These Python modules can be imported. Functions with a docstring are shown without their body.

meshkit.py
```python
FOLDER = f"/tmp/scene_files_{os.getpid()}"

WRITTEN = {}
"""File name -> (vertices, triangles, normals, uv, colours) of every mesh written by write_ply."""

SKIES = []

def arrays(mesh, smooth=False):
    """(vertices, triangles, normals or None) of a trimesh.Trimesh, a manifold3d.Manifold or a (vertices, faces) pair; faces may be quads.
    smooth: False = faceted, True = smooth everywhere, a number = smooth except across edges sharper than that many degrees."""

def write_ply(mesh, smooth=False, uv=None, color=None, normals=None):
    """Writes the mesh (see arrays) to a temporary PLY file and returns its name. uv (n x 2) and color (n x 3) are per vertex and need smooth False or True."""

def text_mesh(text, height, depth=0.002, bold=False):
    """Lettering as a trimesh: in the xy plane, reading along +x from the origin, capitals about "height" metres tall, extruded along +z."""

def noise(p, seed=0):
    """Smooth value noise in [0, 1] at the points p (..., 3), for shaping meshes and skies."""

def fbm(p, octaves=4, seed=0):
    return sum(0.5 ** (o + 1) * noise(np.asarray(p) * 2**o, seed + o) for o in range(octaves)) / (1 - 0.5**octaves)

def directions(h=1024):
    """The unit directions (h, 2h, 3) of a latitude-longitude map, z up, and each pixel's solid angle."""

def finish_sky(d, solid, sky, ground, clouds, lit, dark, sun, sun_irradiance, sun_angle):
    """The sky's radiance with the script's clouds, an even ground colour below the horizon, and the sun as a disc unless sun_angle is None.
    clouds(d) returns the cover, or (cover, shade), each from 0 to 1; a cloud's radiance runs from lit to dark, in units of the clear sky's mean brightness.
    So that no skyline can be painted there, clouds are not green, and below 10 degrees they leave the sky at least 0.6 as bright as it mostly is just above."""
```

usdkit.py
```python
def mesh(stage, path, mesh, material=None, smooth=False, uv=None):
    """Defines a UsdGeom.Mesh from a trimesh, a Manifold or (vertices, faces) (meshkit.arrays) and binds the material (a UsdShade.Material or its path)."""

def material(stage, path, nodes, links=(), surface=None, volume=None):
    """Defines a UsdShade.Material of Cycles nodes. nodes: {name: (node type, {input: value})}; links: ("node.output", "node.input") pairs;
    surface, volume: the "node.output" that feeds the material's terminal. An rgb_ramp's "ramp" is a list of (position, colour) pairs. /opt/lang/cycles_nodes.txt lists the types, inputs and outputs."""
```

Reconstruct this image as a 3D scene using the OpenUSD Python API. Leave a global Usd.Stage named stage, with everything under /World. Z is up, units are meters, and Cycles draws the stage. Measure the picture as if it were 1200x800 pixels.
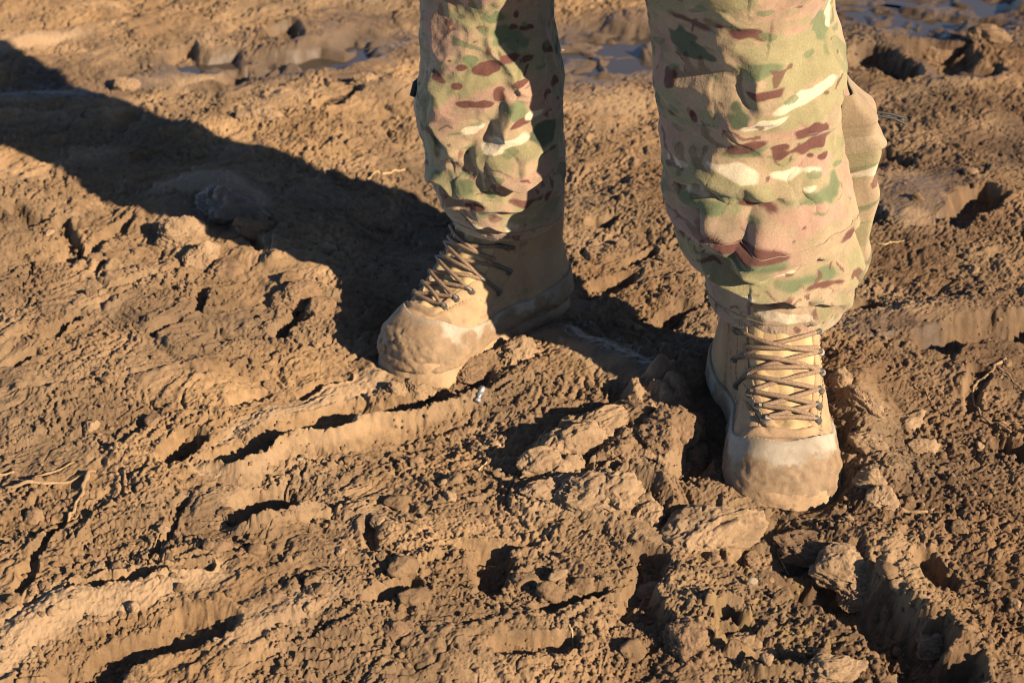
import math, random
import numpy as np, trimesh, manifold3d, usdkit, meshkit
from scipy import ndimage
from scipy.spatial import cKDTree
from pxr import Usd, UsdGeom, UsdLux, UsdShade, Gf, Sdf, Vt

stage = Usd.Stage.CreateInMemory()
UsdGeom.SetStageUpAxis(stage, 'Z'); UsdGeom.SetStageMetersPerUnit(stage, 1.0)
UsdGeom.Xform.Define(stage, '/World'); UsdGeom.Scope.Define(stage, '/World/Looks')
rng = np.random.default_rng(7)

# ------------------------------------------------------------------ camera
CAM_H, PITCH, FPX = 0.92, math.radians(28.0), 2000.0      # metres, below the horizon, focal length in widths/1200
cam = UsdGeom.Camera.Define(stage, '/World/camera')
cam.AddTranslateOp().Set(Gf.Vec3d(0, 0, CAM_H)); cam.AddRotateXOp().Set(90 - math.degrees(PITCH))
cam.CreateHorizontalApertureAttr(36.0); cam.CreateVerticalApertureAttr(24.0); cam.CreateFocalLengthAttr(36.0 * FPX / 1200)
cam.CreateClippingRangeAttr(Gf.Vec2f(0.05, 2000)); cam.CreateFStopAttr(9.0); cam.CreateFocusDistanceAttr(1.66)
cam.CreateExposureAttr(1.46)

# ------------------------------------------------------------------ sky and sun
AZ, EL = math.radians(47.0), math.radians(24.5)            # sun: right of the camera's back, above the horizon
SUN = np.array([math.sin(AZ) * math.cos(EL), -math.cos(AZ) * math.cos(EL), math.sin(EL)])
sky = usdkit.material(stage, '/World/Looks/sky_look', {
    's': ('sky_texture', {'sky_type': 'single_scattering', 'sun_disc': False, 'sun_elevation': EL, 'sun_rotation': math.atan2(SUN[0], SUN[1]), 'altitude': 100.0, 'air_density': 0.75, 'aerosol_density': 0.3, 'ozone_density': 3.0}),
    'b': ('background_shader', {'strength': 0.05})}, [('s.color', 'b.color')], surface='b.background')
dome = UsdLux.DomeLight.Define(stage, '/World/sky')
UsdShade.MaterialBindingAPI.Apply(dome.GetPrim()).Bind(sky)
dome.GetPrim().SetCustomDataByKey('kind', 'structure')
sun = UsdLux.DistantLight.Define(stage, '/World/sun')
sun.CreateNormalizeAttr(True); sun.CreateIntensityAttr(1.25); sun.CreateAngleAttr(0.55); sun.CreateColorAttr(Gf.Vec3f(1.0, 0.82, 0.60))
_x = np.cross([0, 0, 1.0], SUN); _x /= np.linalg.norm(_x); _y = np.cross(SUN, _x)
sun.AddTransformOp().Set(Gf.Matrix4d(*_x, 0, *_y, 0, *SUN, 0, 0, 0, 5, 1))

# ------------------------------------------------------------------ helpers
used = {}
def path_for(name, parent):
    base = (parent.GetPath().pathString if parent else '/World') + '/' + name
    n = used.get(base, -1) + 1; used[base] = n
    return base if n == 0 else f'{base}_{n:03d}'
def prim(x): return x.GetPrim() if hasattr(x, 'GetPrim') else x
def tag(o, label=None, cat=None, group=None, kind=None):
    for k, v in (('label', label), ('category', cat), ('group', group), ('kind', kind)):
        if v: prim(o).SetCustomDataByKey(k, v)
    return o
def obj(name, mesh, mat, parent=None, smooth=True, colors=None):
    m = usdkit.mesh(stage, path_for(name, parent), mesh, mat, smooth=smooth)
    if colors:
        api = UsdGeom.PrimvarsAPI(m)
        for k, c in colors.items():
            c = np.asarray(c, np.float32)
            if c.ndim == 1: api.CreatePrimvar(k, Sdf.ValueTypeNames.FloatArray, 'vertex').Set(Vt.FloatArray.FromNumpy(c))
            else: api.CreatePrimvar(k, Sdf.ValueTypeNames.Color3fArray, 'vertex').Set(Vt.Vec3fArray.FromNumpy(c))
    return m
def empty(name, loc=(0, 0, 0), rz=0.0, parent=None, scale=None):
    x = UsdGeom.Xform.Define(stage, path_for(name, parent))
    x.AddTranslateOp().Set(Gf.Vec3d(*map(float, loc)))
    if rz: x.AddRotateZOp().Set(math.degrees(rz))
    return x
def at(u, v, z=0.0):
    """The point at height z that the photograph shows at (u, v) (1200 x 800)."""
    a, b = (u - 600) / FPX, -(v - 400) / FPX
    d = np.array([a, math.cos(PITCH) + b * math.sin(PITCH), -math.sin(PITCH) + b * math.cos(PITCH)])
    return np.array([0, 0, CAM_H]) + d * (CAM_H - z) / -d[2]
def sstep(a, b, x):
    t = np.clip((x - a) / (b - a), 0, 1); return t * t * (3 - 2 * t)
_tiles = {}
def n2(x, y, lam, seed=0, ax=1.0, rot=0.0):
    """Smooth band-limited noise, mean 0, deviation 1, wavelength about lam metres (stretched ax times along direction rot)."""
    if seed not in _tiles:
        g = np.random.default_rng(1000 + seed); N = 512
        k = np.hypot(*np.meshgrid(np.fft.fftfreq(N) * N, np.fft.fftfreq(N) * N)); k0 = N / 9.0
        t = np.fft.ifft2(np.fft.fft2(g.standard_normal((N, N))) * np.exp(-((k - k0) / (0.55 * k0)) ** 2)).real
        _tiles[seed] = (t / t.std()).astype(np.float32)
    c, s = math.cos(rot), math.sin(rot)
    p, q = (x * c + y * s) / (lam * ax) * 9 + 77.3 * seed, (-x * s + y * c) / lam * 9 + 31.7 * seed
    return ndimage.map_coordinates(_tiles[seed], [q, p], order=3, mode='grid-wrap', prefilter=False)
def seg_dist(x, y, pts):
    """Distance to a polyline and the place along it (0..1)."""
    pts = np.asarray(pts, float); best = np.full(x.shape, 1e9); tt = np.zeros(x.shape)
    n = max(len(pts) - 1, 1)
    if len(pts) == 1: return np.hypot(x - pts[0, 0], y - pts[0, 1]), tt
    for i in range(n):
        a, b = pts[i], pts[i + 1]; ab = b - a
        t = np.clip(((x - a[0]) * ab[0] + (y - a[1]) * ab[1]) / max(ab @ ab, 1e-12), 0, 1)
        d = np.hypot(x - a[0] - t * ab[0], y - a[1] - t * ab[1]); m = d < best
        best[m] = d[m]; tt[m] = ((i + t) / n)[m]
    return best, tt

# ------------------------------------------------------------------ the ground
# Ridges, trenches and pits of the trodden mud, by the places where the photograph shows them.
# (points, half width m, height m, smooth 0..1)
RIDGES = [
    ([(255, 560), (300, 508), (370, 470), (445, 438)], .026, .014, 1), ([(278, 566), (330, 543), (420, 508), (500, 490), (562, 468)], .012, .036, .4), ([(282, 640), (330, 636), (366, 606)], .012, .030, .2),
    ([(560, 462), (620, 440), (660, 425)], .035, .012, .1),
    ([(-20, 785), (60, 735), (130, 708), (235, 700)], .032, .026, 1), ([(270, 765), (330, 740), (390, 716)], .018, .014, .7),
    ([(640, 388), (700, 420), (772, 462)], .030, .022, 1), ([(450, 436), (510, 442), (560, 424), (600, 406)], .022, .024, .3),
    ([(210, 225), (255, 222), (300, 255)], .035, .028, 1), ([(200, 255), (235, 300)], .035, .024, .3), ([(300, 300), (345, 330), (375, 345)], .05, .018, .2),
    ([(1000, 388), (1080, 375), (1160, 368)], .040, .022, .5), ([(1040, 660), (1110, 760), (1130, 800)], .022, .016, .4),
    ([(0, 66), (40, 52), (85, 45)], .04, .022, 1), ([(180, 95), (250, 88)], .04, .016, .8), ([(0, 118), (90, 108)], .03, .018, .8),
    ([(1060, 215), (1085, 265)], .05, .020, 1),
    ([(1060, 75), (1110, 108), (1170, 95)], .035, .020, .2), ([(985, 60), (1030, 50), (1080, 55)], .03, .016, .1),
    ([(780, 580), (850, 590), (900, 600)], .03, .018, .2), ([(960, 620), (1015, 650)], .03, .018, .2),
    ([(1000, 440), (1010, 500), (1030, 560), (1020, 590)], .022, .022, .3),
        ([(700, 650), (690, 720), (680, 790)], .04, .016, .1), ([(800, 690), (820, 790)], .03, .018, .3), ([(470, 790), (560, 740), (640, 690)], .05, .012, .1),
    ([(430, 130), (470, 110)], .05, .02, .2), ([(300, 135), (350, 120)], .04, .016, .3), ([(690, 130), (745, 118)], .06, .012, .5),
    ([(640, 600), (720, 612), (780, 640)], .022, .022, .5),
]
TRENCHES = [  # (points, half width m, depth m)
    ([(276, 546), (330, 518), (420, 482), (500, 466), (552, 446)], .026, .014), ([(304, 606), (322, 602)], .030, .048), ([(207, 545), (222, 528)], .018, .030),
    ([(216, 600), (200, 640), (182, 660)], .006, .007), ([(100, 702), (160, 690), (236, 692)], .010, .016), ([(85, 800), (170, 772), (245, 750)], .020, .018),
    ([(28, 700), (48, 650), (70, 615)], .007, .010), ([(0, 442), (40, 425)], .007, .010), ([(60, 405), (96, 376)], .008, .012),
    ([(14, 250), (42, 264)], .014, .016), ([(70, 264), (86, 306)], .012, .016), ([(104, 302), (122, 286), (152, 268)], .008, .012), ([(130, 345), (160, 338)], .007, .010), ([(110, 326), (126, 311)], .008, .012),
    ([(0, 338), (30, 326)], .006, .009), ([(228, 378), (242, 350)], .010, .014), ([(330, 395), (350, 366)], .012, .016), ([(185, 400), (205, 386)], .008, .010),
    ([(355, 455), (400, 440)], .008, .010), ([(275, 470), (310, 460)], .008, .010), ([(290, 285), (300, 305)], .010, .014),
    ([(838, 738), (872, 730)], .005, -.010), ([(852, 756), (890, 748)], .005, -.011), ([(868, 776), (908, 768)], .006, -.011), ([(884, 796), (930, 788)], .006, -.011), ([(826, 722), (856, 712)], .005, -.009), ([(960, 690), (1010, 712), (1055, 752), (1095, 800)], .034, .036), ([(762, 660), (752, 725)], .016, .018), ([(572, 655), (580, 690)], .015, .020), ([(1085, 668), (1104, 690)], .014, .018),
    ([(1100, 406), (1150, 393), (1215, 380)], .028, .032), ([(1098, 66), (1132, 84)], .055, .035), ([(1018, 68), (1050, 92)], .035, .028), ([(1116, 268), (1152, 232)], .024, .030),
    ([(540, 650), (610, 640)], .009, .010), ([(430, 655), (440, 630)], .010, .010), ([(640, 720), (700, 700)], .010, .012), ([(430, 720), (490, 700)], .010, .012), ([(600, 770), (660, 760)], .012, .014),
    ([(800, 560), (830, 520), (835, 470)], .022, .014), ([(880, 650), (930, 655)], .016, .016), ([(990, 365), (1010, 358)], .02, .02), ([(850, 735), (900, 770)], .016, .016),
    ([(150, 135), (140, 150)], .02, .016), ([(215, 65), (220, 70)], .03, .024), ([(330, 45), (340, 50)], .025, .024), ([(270, 95), (280, 85)], .02, .02), ([(385, 135), (415, 120)], .02, .02), ([(300, 20), (310, 15)], .03, .02),
    ([(700, 260), (712, 258)], .014, .012), ([(735, 310), (760, 300)], .010, .012), ([(1170, 520), (1200, 530)], .012, .014), ([(1140, 480), (1150, 440)], .010, .010),
    ([(690, 345), (730, 330)], .016, .014), ([(780, 375), (800, 360)], .014, .014), ([(1035, 180), (1060, 190)], .016, .014), ([(1000, 250), (1020, 260)], .018, .014),
]
PUDDLES = [([(330, 80), (375, 74), (405, 64), (432, 50)], .040), ([(655, 72), (700, 52), (745, 58)], .085), ([(985, 6), (1040, 12), (1090, 26), (1130, 30)], .060), ([(1112, 96), (1130, 92), (1142, 88)], .026), ([(215, 80), (255, 74)], .030), ([(1060, -10), (1150, 2)], .06)]
WETS = [([(650, 385), (715, 420), (770, 458)], .030), ([(340, 75), (440, 45)], .13), ([(60, 90), (150, 100)], .06), ([(1060, 250), (1110, 215)], .045), ([(1000, 400), (1060, 390)], .03), ([(470, 60), (400, 90)], .05), ([(640, 80), (740, 45)], .14), ([(190, 85), (260, 72)], .05), ([(20, 115), (100, 108)], .03), ([(1000, 20), (1180, 30)], .12), ([(1140, 245), (1118, 268)], .02), ([(1110, 75), (1140, 90)], .04)]
ISLAND = [(618, 548), (640, 515), (690, 500), (735, 478), (770, 452), (800, 455), (815, 500), (800, 560), (770, 600), (720, 596), (650, 580)]
def world(pts): return [at(*p)[:2] for p in pts]

def poly_sd(x, y, pts):
    """Signed distance to a polygon (negative inside)."""
    p = np.asarray(world(pts)); d, _ = seg_dist(x, y, np.vstack([p, p[:1]])); ins = np.zeros(x.shape, bool)
    for a, b in zip(p, np.roll(p, -1, 0)):
        c = (a[1] > y) != (b[1] > y)
        ins ^= c & (x < (b[0] - a[0]) * (y - a[1]) / (b[1] - a[1] + 1e-12) + a[0])
    return np.where(ins, -d, d)

def near_idx(x, y, w, r):
    p = np.asarray(w); return np.nonzero((x > p[:, 0].min() - r) & (x < p[:, 0].max() + r) & (y > p[:, 1].min() - r) & (y < p[:, 1].max() + r))[0]

_pe = np.random.default_rng(21)
def pebble_field(x, y, spacing, rmin, rmax, seed, box=(-1.35, 1.35, .95, 3.6)):
    """Height of half-sunk crumbs scattered at random: the upper envelope of many low lumps."""
    g = np.random.default_rng(seed); n = int((box[1] - box[0]) * (box[3] - box[2]) / spacing ** 2)
    c = np.c_[g.uniform(box[0], box[1], n), g.uniform(box[2], box[3], n)]; r = rmin + (rmax - rmin) * g.random(n) ** 2.2
    hh = r * g.uniform(.35, 1.0, n)
    dd, ii = cKDTree(c).query(np.c_[x, y], k=3, distance_upper_bound=rmax, workers=-1)
    ok = np.isfinite(dd); ii = np.where(ok, ii, 0); q = 1 - (dd / r[ii]) ** 2
    return np.where(ok & (q > 0), np.sqrt(np.maximum(q, 0)) * hh[ii], 0).max(1)

def ground_fields(x, y):
    """Height, smear (1 smooth trodden, 0 crumbly) and wet masks at points x, y."""
    x, y = np.asarray(x, float), np.asarray(y, float)
    far = sstep(5.5, 3.4, np.hypot(x, y)) * sstep(.3, .9, y)           # detail only where it can be seen
    wx = x + .009 * n2(x, y, .10, 1) + .0016 * n2(x, y, .030, 2); wy = y + .009 * n2(x, y, .10, 3) + .0016 * n2(x, y, .030, 4)
    fx, fy = .45 * wx + .55 * x + .0007 * n2(x, y, .013, 5), .45 * wy + .55 * y + .0007 * n2(x, y, .013, 6)
    h = .007 * n2(x, y, .60, 5) + .0025 * n2(x, y, .22, 6)
    ochre = np.exp(-((x - at(905, 715)[0]) / .10) ** 2 - ((y - at(905, 715)[1]) / .10) ** 2) * .7 * sstep(-.2, .9, n2(x, y, .03, 2))
    smear = np.zeros_like(x); feat = np.zeros_like(x)
    for pts, w, a, s in RIDGES:
        p = world(pts); i = near_idx(fx, fy, p, 3 * w)
        d, t = seg_dist(fx[i], fy[i], p); g = np.exp(-(d / w) ** 2 * .9) * (1 - .35 * (2 * t - 1) ** 2)
        feat[i] += .72 * a * g; smear[i] = np.maximum(smear[i], s * sstep(.15, .6, g))
    sd = np.full(x.shape, 9.0); i = near_idx(x, y, world(ISLAND), .1); sd[i] = poly_sd(wx[i], wy[i], ISLAND)
    isl = sstep(.012, -.012, sd)
    for pts, w, a in TRENCHES:
        p = world(pts); i = near_idx(fx, fy, p, 2 * w)
        d, t = seg_dist(fx[i], fy[i], p); smear[i] *= 1 - .85 * sstep(1.5, .9, d / w) * sstep(.1, .5, d / w); feat[i] -= a * sstep(1.22, .55, d / w + .10 * n2(x[i], y[i], .045, 13))
    wet = np.zeros_like(x)
    for pts, w in WETS:
        p = world(pts); i = near_idx(wx, wy, p, 3 * w); d, t = seg_dist(wx[i], wy[i], p); wet[i] = np.maximum(wet[i], .62 * sstep(1.4, .4, d / w + .25 * n2(x[i], y[i], .05, 12)))
    for pts, w in PUDDLES:
        p = world(pts); i = near_idx(wx, wy, p, 3 * w); d, t = seg_dist(wx[i], wy[i], p)
        g = sstep(1.6, .7, d / w); feat[i] = feat[i] * (1 - .8 * g) - (.0125 + .007 * n2(wx[i], wy[i], .10, 14) + .003 * n2(wx[i], wy[i], .035, 15)) * g; h[i] *= 1 - g; wet[i] = np.maximum(wet[i], sstep(2.6, 1.0, d / w)); smear[i] = np.maximum(smear[i], sstep(2.0, 1.0, d / w))
    # crust plates with broken edges
    c1 = n2(wx, wy, .16, 7, 1.6, .75) + .55 * n2(wx, wy, .06, 8, 1.5, .75)
    left = sstep(.15, -.35, x - .05 * n2(x, y, .3, 9))
    crust = .62 * (.35 + .65 * left) * (.006 * sstep(-.12, .14, c1) + .004 * sstep(.75, 1.0, c1) + .004 * sstep(-1.05, -.8, c1))
    lump = .0017 * np.abs(n2(wx, wy, .085, 10)) + .0014 * np.abs(n2(wx, wy, .040, 11))
    gran = 1 - np.clip(smear + .85 * sstep(-.35, .6, n2(wx, wy, .20, 12)) * (.55 + .45 * left), 0, 1)
    crumbs = .34 * pebble_field(x, y, .014, .003, .010, 31) * sstep(.1, 1.2, n2(x, y, .09, 13)) + .80 * pebble_field(x, y, .0046, .0012, .0034, 32) * (.55 + .45 * sstep(-.6, .8, n2(x, y, .07, 9))) + .4 * pebble_field(x, y, .05, .006, .016, 33) * sstep(.4, 1.2, n2(x, y, .15, 14))
    cm = sstep(-.2, .7, n2(x, y, .3, 16)) * (.4 + .6 * left); crust = crust - cm * (.0055 * np.exp(-(n2(wx, wy, .13, 18, 1.5, .75) / .055) ** 2) + .003 * np.exp(-(n2(wx, wy, .06, 19, 1.4, .75) / .08) ** 2))
    micro = .0012 * n2(wx, wy, .016, 15) + .0007 * n2(x, y, .0075, 16) + .0005 * n2(x, y, .0040, 17)
    h = h + feat + far * ((1 - .85 * smear) * (crust + lump) + gran * (.52 - .10 * left) * crumbs + (.38 + .62 * gran) * micro)
    h = h + isl * .7 * pebble_field(wx, wy, .024, .008, .021, 41)
    h = h + isl * (.010 + .004 * np.abs(n2(wx, wy, .07, 18)) + .002 * n2(wx, wy, .03, 19))
    return h, np.maximum(smear, .55 * isl), wet, gran, ochre

FEET = [((.279, 1.386), -math.pi / 2 + .055), ((-.136, 1.662), math.atan2(-.71, -.70))]   # toe tip and heading of each boot
def boot_press(x, y):
    """1 under the two boots."""
    m = np.zeros_like(x)
    for (tx, ty), a in FEET:
        c, s = math.cos(a), math.sin(a); i = near_idx(x, y, [(tx, ty)], .42)
        d, t = seg_dist(x[i], y[i], [(tx - .045 * c, ty - .045 * s), (tx - .26 * c, ty - .26 * s)]); m[i] = np.maximum(m[i], sstep(.062, .040, d))
    return m

def axis_y():
    v = np.linspace(830, -30, 960)                              # rows tied to what a millimetre measures at that distance
    yy = [at(600, t)[1] for t in v]
    return np.r_[-(np.geomspace(.3, 300, 22)[::-1]), np.linspace(-.2, yy[0] - .02, 18), yy, yy[-1] + np.geomspace(.02, 400, 46)]
def axis_s():
    return np.r_[-(.40 + np.geomspace(.004, 150, 44))[::-1], np.linspace(-.40, .40, 1130), .40 + np.geomspace(.004, 150, 44)]
ys, ss = axis_y(), axis_s()
Y, S_ = np.meshgrid(ys, ss, indexing='ij')
X = S_ * np.clip(Y, 1.15, 3.6) * .94
gx, gy = X.ravel(), Y.ravel()
gh, gsm, gwet, ggr, goc = ground_fields(gx, gy)
press = boot_press(gx, gy)
gh = gh * (1 - press) + press * np.minimum(gh, -.004)
ny, nx = Y.shape
ii, jj = np.meshgrid(np.arange(ny - 1), np.arange(nx - 1), indexing='ij'); q = ii * nx + jj
gf = np.vstack([np.c_[q.ravel(), (q + 1).ravel(), (q + nx + 1).ravel()], np.c_[q.ravel(), (q + nx + 1).ravel(), (q + nx).ravel()]])
from scipy.interpolate import RegularGridInterpolator
_gi = None
def ground_z(x, y):
    global _gi
    if _gi is None: _gi = cKDTree(np.c_[gx, gy])
    return float(gh[_gi.query([x, y])[1]])

mud = usdkit.material(stage, '/World/Looks/mud', {
    'geo': ('geometry', {}), 'sm': ('attribute', {'attribute': 'smear'}), 'we': ('attribute', {'attribute': 'wet'}),
    'n1': ('noise_texture', {'scale': 7.0, 'detail': 6.0, 'roughness': .6}), 'n2': ('noise_texture', {'scale': 90.0, 'detail': 5.0, 'roughness': .7}), 'n3': ('noise_texture', {'scale': 650.0, 'detail': 4.0, 'roughness': .7}),
    'r1': ('rgb_ramp', {'ramp': [(.30, (.100, .062, .033)), (.50, (.165, .105, .057)), (.70, (.240, .157, .088))]}),
    'r2': ('rgb_ramp', {'ramp': [(.25, (.62, .60, .58)), (.5, (1, 1, 1)), (.78, (1.28, 1.26, 1.22))]}),
    'm1': ('mix_color', {'blend_type': 'multiply', 'fac': .9}),
    'n4': ('noise_texture', {'scale': 2.6, 'detail': 7.0, 'roughness': .62, 'distortion': .6}), 'r4': ('rgb_ramp', {'ramp': [(.32, (.66, .70, .78)), (.48, (.96, .96, .96)), (.62, (1.20, 1.16, 1.06)), (.75, (1.36, 1.30, 1.14))]}), 'm4': ('mix_color', {'blend_type': 'multiply', 'fac': 1.0}),
    'r3': ('rgb_ramp', {'ramp': [(.2, (.66, .64, .62)), (.5, (1, 1, 1)), (.80, (1.35, 1.33, 1.3))]}),
    'm1b': ('mix_color', {'blend_type': 'multiply', 'fac': .6}),
    'm2': ('mix_color', {'blend_type': 'mix', 'b': (.30, .205, .122)}),
    'fs': ('math', {'math_type': 'multiply', 'value2': .72}),
    'm3': ('mix_color', {'blend_type': 'mix', 'b': (.052, .038, .028)}),
    'fw': ('math', {'math_type': 'multiply', 'value2': .85}),
    'da': ('attribute', {'attribute': 'damp'}), 'm6': ('mix_color', {'blend_type': 'multiply', 'b': (.62, .57, .54)}), 'oc': ('attribute', {'attribute': 'ochre'}), 'm5': ('mix_color', {'b': (.215, .14, .06)}),
    'rr': ('map_range', {'from_min': 0.0, 'from_max': 1.0, 'to_min': .85, 'to_max': .10}),
    'bp': ('bump', {'strength': .75, 'distance': .0012}), 'bp2': ('bump', {'strength': .5, 'distance': .003}),
    'p': ('principled_bsdf', {'roughness': .85, 'specular_ior_level': .25, 'diffuse_roughness': .6})},
    [('geo.position', 'n1.vector'), ('geo.position', 'n2.vector'), ('geo.position', 'n3.vector'), ('n1.fac', 'r1.fac'), ('n2.fac', 'r2.fac'), ('n3.fac', 'r3.fac'),
     ('geo.position', 'n4.vector'), ('n4.fac', 'r4.fac'), ('r1.color', 'm4.a'), ('r4.color', 'm4.b'), ('m4.result', 'm1.a'), ('r2.color', 'm1.b'), ('m1.result', 'm1b.a'), ('r3.color', 'm1b.b'), ('m1b.result', 'm2.a'), ('sm.fac', 'fs.value1'), ('fs.value', 'm2.fac'), ('m2.result', 'm3.a'), ('we.fac', 'fw.value1'), ('fw.value', 'm3.fac'),
     ('we.fac', 'rr.value'), ('rr.result', 'p.roughness'), ('oc.fac', 'm5.fac'), ('m3.result', 'm6.a'), ('da.fac', 'm6.fac'), ('m6.result', 'm5.a'), ('m5.result', 'p.base_color'), ('n2.fac', 'bp2.height'), ('n3.fac', 'bp.height'), ('bp2.normal', 'bp.normal'), ('bp.normal', 'p.normal')], surface='p.BSDF')
g = obj('muddy_ground', (np.c_[gx, gy, gh], gf), mud, colors={'smear': gsm, 'wet': gwet, 'ochre': goc, 'damp': np.clip(sstep(.02, .50, gx / np.maximum(gy, 1) * 1.7 + .10 * n2(gx, gy, .3, 3)) * (.75 + .35 * n2(gx, gy, .18, 6)) + .3 * sstep(.6, 1.4, n2(gx, gy, .4, 8)), 0, 1)})
tag(g, kind='structure')

# ------------------------------------------------------------------ implicit shapes
def surface_net(f, org, h):
    """Triangles of the zero level of a grid of signed distances (naive surface nets)."""
    f = np.asarray(f, np.float32); s = f < 0
    c = [np.s_[:-1], np.s_[1:]]
    cnt = sum(s[c[a], c[b], c[d]].astype(np.int8) for a in (0, 1) for b in (0, 1) for d in (0, 1))
    cell = np.argwhere((cnt > 0) & (cnt < 8)); idx = np.full(cnt.shape, -1, np.int64); idx[tuple(cell.T)] = np.arange(len(cell))
    acc = np.zeros((len(cell), 3)); n = np.zeros(len(cell)); cor = np.array(list(np.ndindex(2, 2, 2)))
    val = [f[tuple((cell + k).T)].astype(float) for k in cor]
    for a in range(8):
        for b in range(a + 1, 8):
            if np.abs(cor[a] - cor[b]).sum() != 1: continue
            m = (val[a] < 0) != (val[b] < 0); t = val[a][m] / (val[a][m] - val[b][m])
            acc[m] += cor[a] + t[:, None] * (cor[b] - cor[a]); n[m] += 1
    v = (cell + acc / n[:, None]) * h + np.asarray(org)
    quads = []
    for ax in range(3):
        o = [(1, 2), (2, 0), (0, 1)][ax]; lo = [slice(None)] * 3; hi = [slice(None)] * 3; lo[ax] = slice(None, -1); hi[ax] = slice(1, None)
        A, B = s[tuple(lo)], s[tuple(hi)]
        e = np.argwhere(A != B); e = e[(e[:, o[0]] > 0) & (e[:, o[1]] > 0) & (e[:, o[0]] < f.shape[o[0]] - 1) & (e[:, o[1]] < f.shape[o[1]] - 1)]
        flip = A[tuple(e.T)]
        q = []
        for du, dv in ((1, 1), (0, 1), (0, 0), (1, 0)):
            k = e.copy(); k[:, o[0]] -= du; k[:, o[1]] -= dv; q.append(idx[tuple(k.T)])
        q = np.stack(q, 1); q[~flip] = q[~flip][:, ::-1]; quads.append(q)
    q = np.vstack(quads)
    return v, np.vstack([q[:, [0, 1, 2]], q[:, [0, 2, 3]]])
def smin(a, b, k): h = np.clip(.5 + .5 * (b - a) / k, 0, 1); return b + (a - b) * h - k * h * (1 - h)
def smax(a, b, k): return -smin(-a, -b, k)
def tube(points, r, sides=7, caps=True):
    """A round bar along points, radius r (a number or one per point)."""
    p = np.asarray(points, float); r = np.broadcast_to(r, (len(p),)); t = np.gradient(p, axis=0); t /= np.linalg.norm(t, axis=1, keepdims=True) + 1e-12
    up = np.array([0, 0, 1.0]) if abs(t[:, 2]).mean() < .9 else np.array([1.0, 0, 0])
    a = np.cross(t, up); a /= np.linalg.norm(a, axis=1, keepdims=True) + 1e-12; b = np.cross(t, a)
    an = np.arange(sides) * 2 * np.pi / sides
    v = (p[:, None] + r[:, None, None] * (np.cos(an)[None, :, None] * a[:, None] + np.sin(an)[None, :, None] * b[:, None])).reshape(-1, 3)
    i, j = np.meshgrid(np.arange(len(p) - 1), np.arange(sides), indexing='ij'); k = (j + 1) % sides
    f = np.stack([i * sides + j, (i + 1) * sides + j, (i + 1) * sides + k, i * sides + k], -1).reshape(-1, 4); f = np.vstack([f[:, [0, 1, 2]], f[:, [0, 2, 3]]])
    n = len(v); v = np.vstack([v, p[:1], p[-1:]]); m = (len(p) - 1) * sides
    jj_ = np.arange(sides); kk = (jj_ + 1) % sides
    f = np.vstack([f, np.c_[np.full(sides, n), jj_, kk], np.c_[np.full(sides, n + 1), m + kk, m + jj_]])
    return v, f
def joined(parts):
    vs, fs, n = [], [], 0
    for v, f in parts: vs.append(v); fs.append(np.asarray(f) + n); n += len(v)
    return np.vstack(vs), np.vstack(fs)

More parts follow.
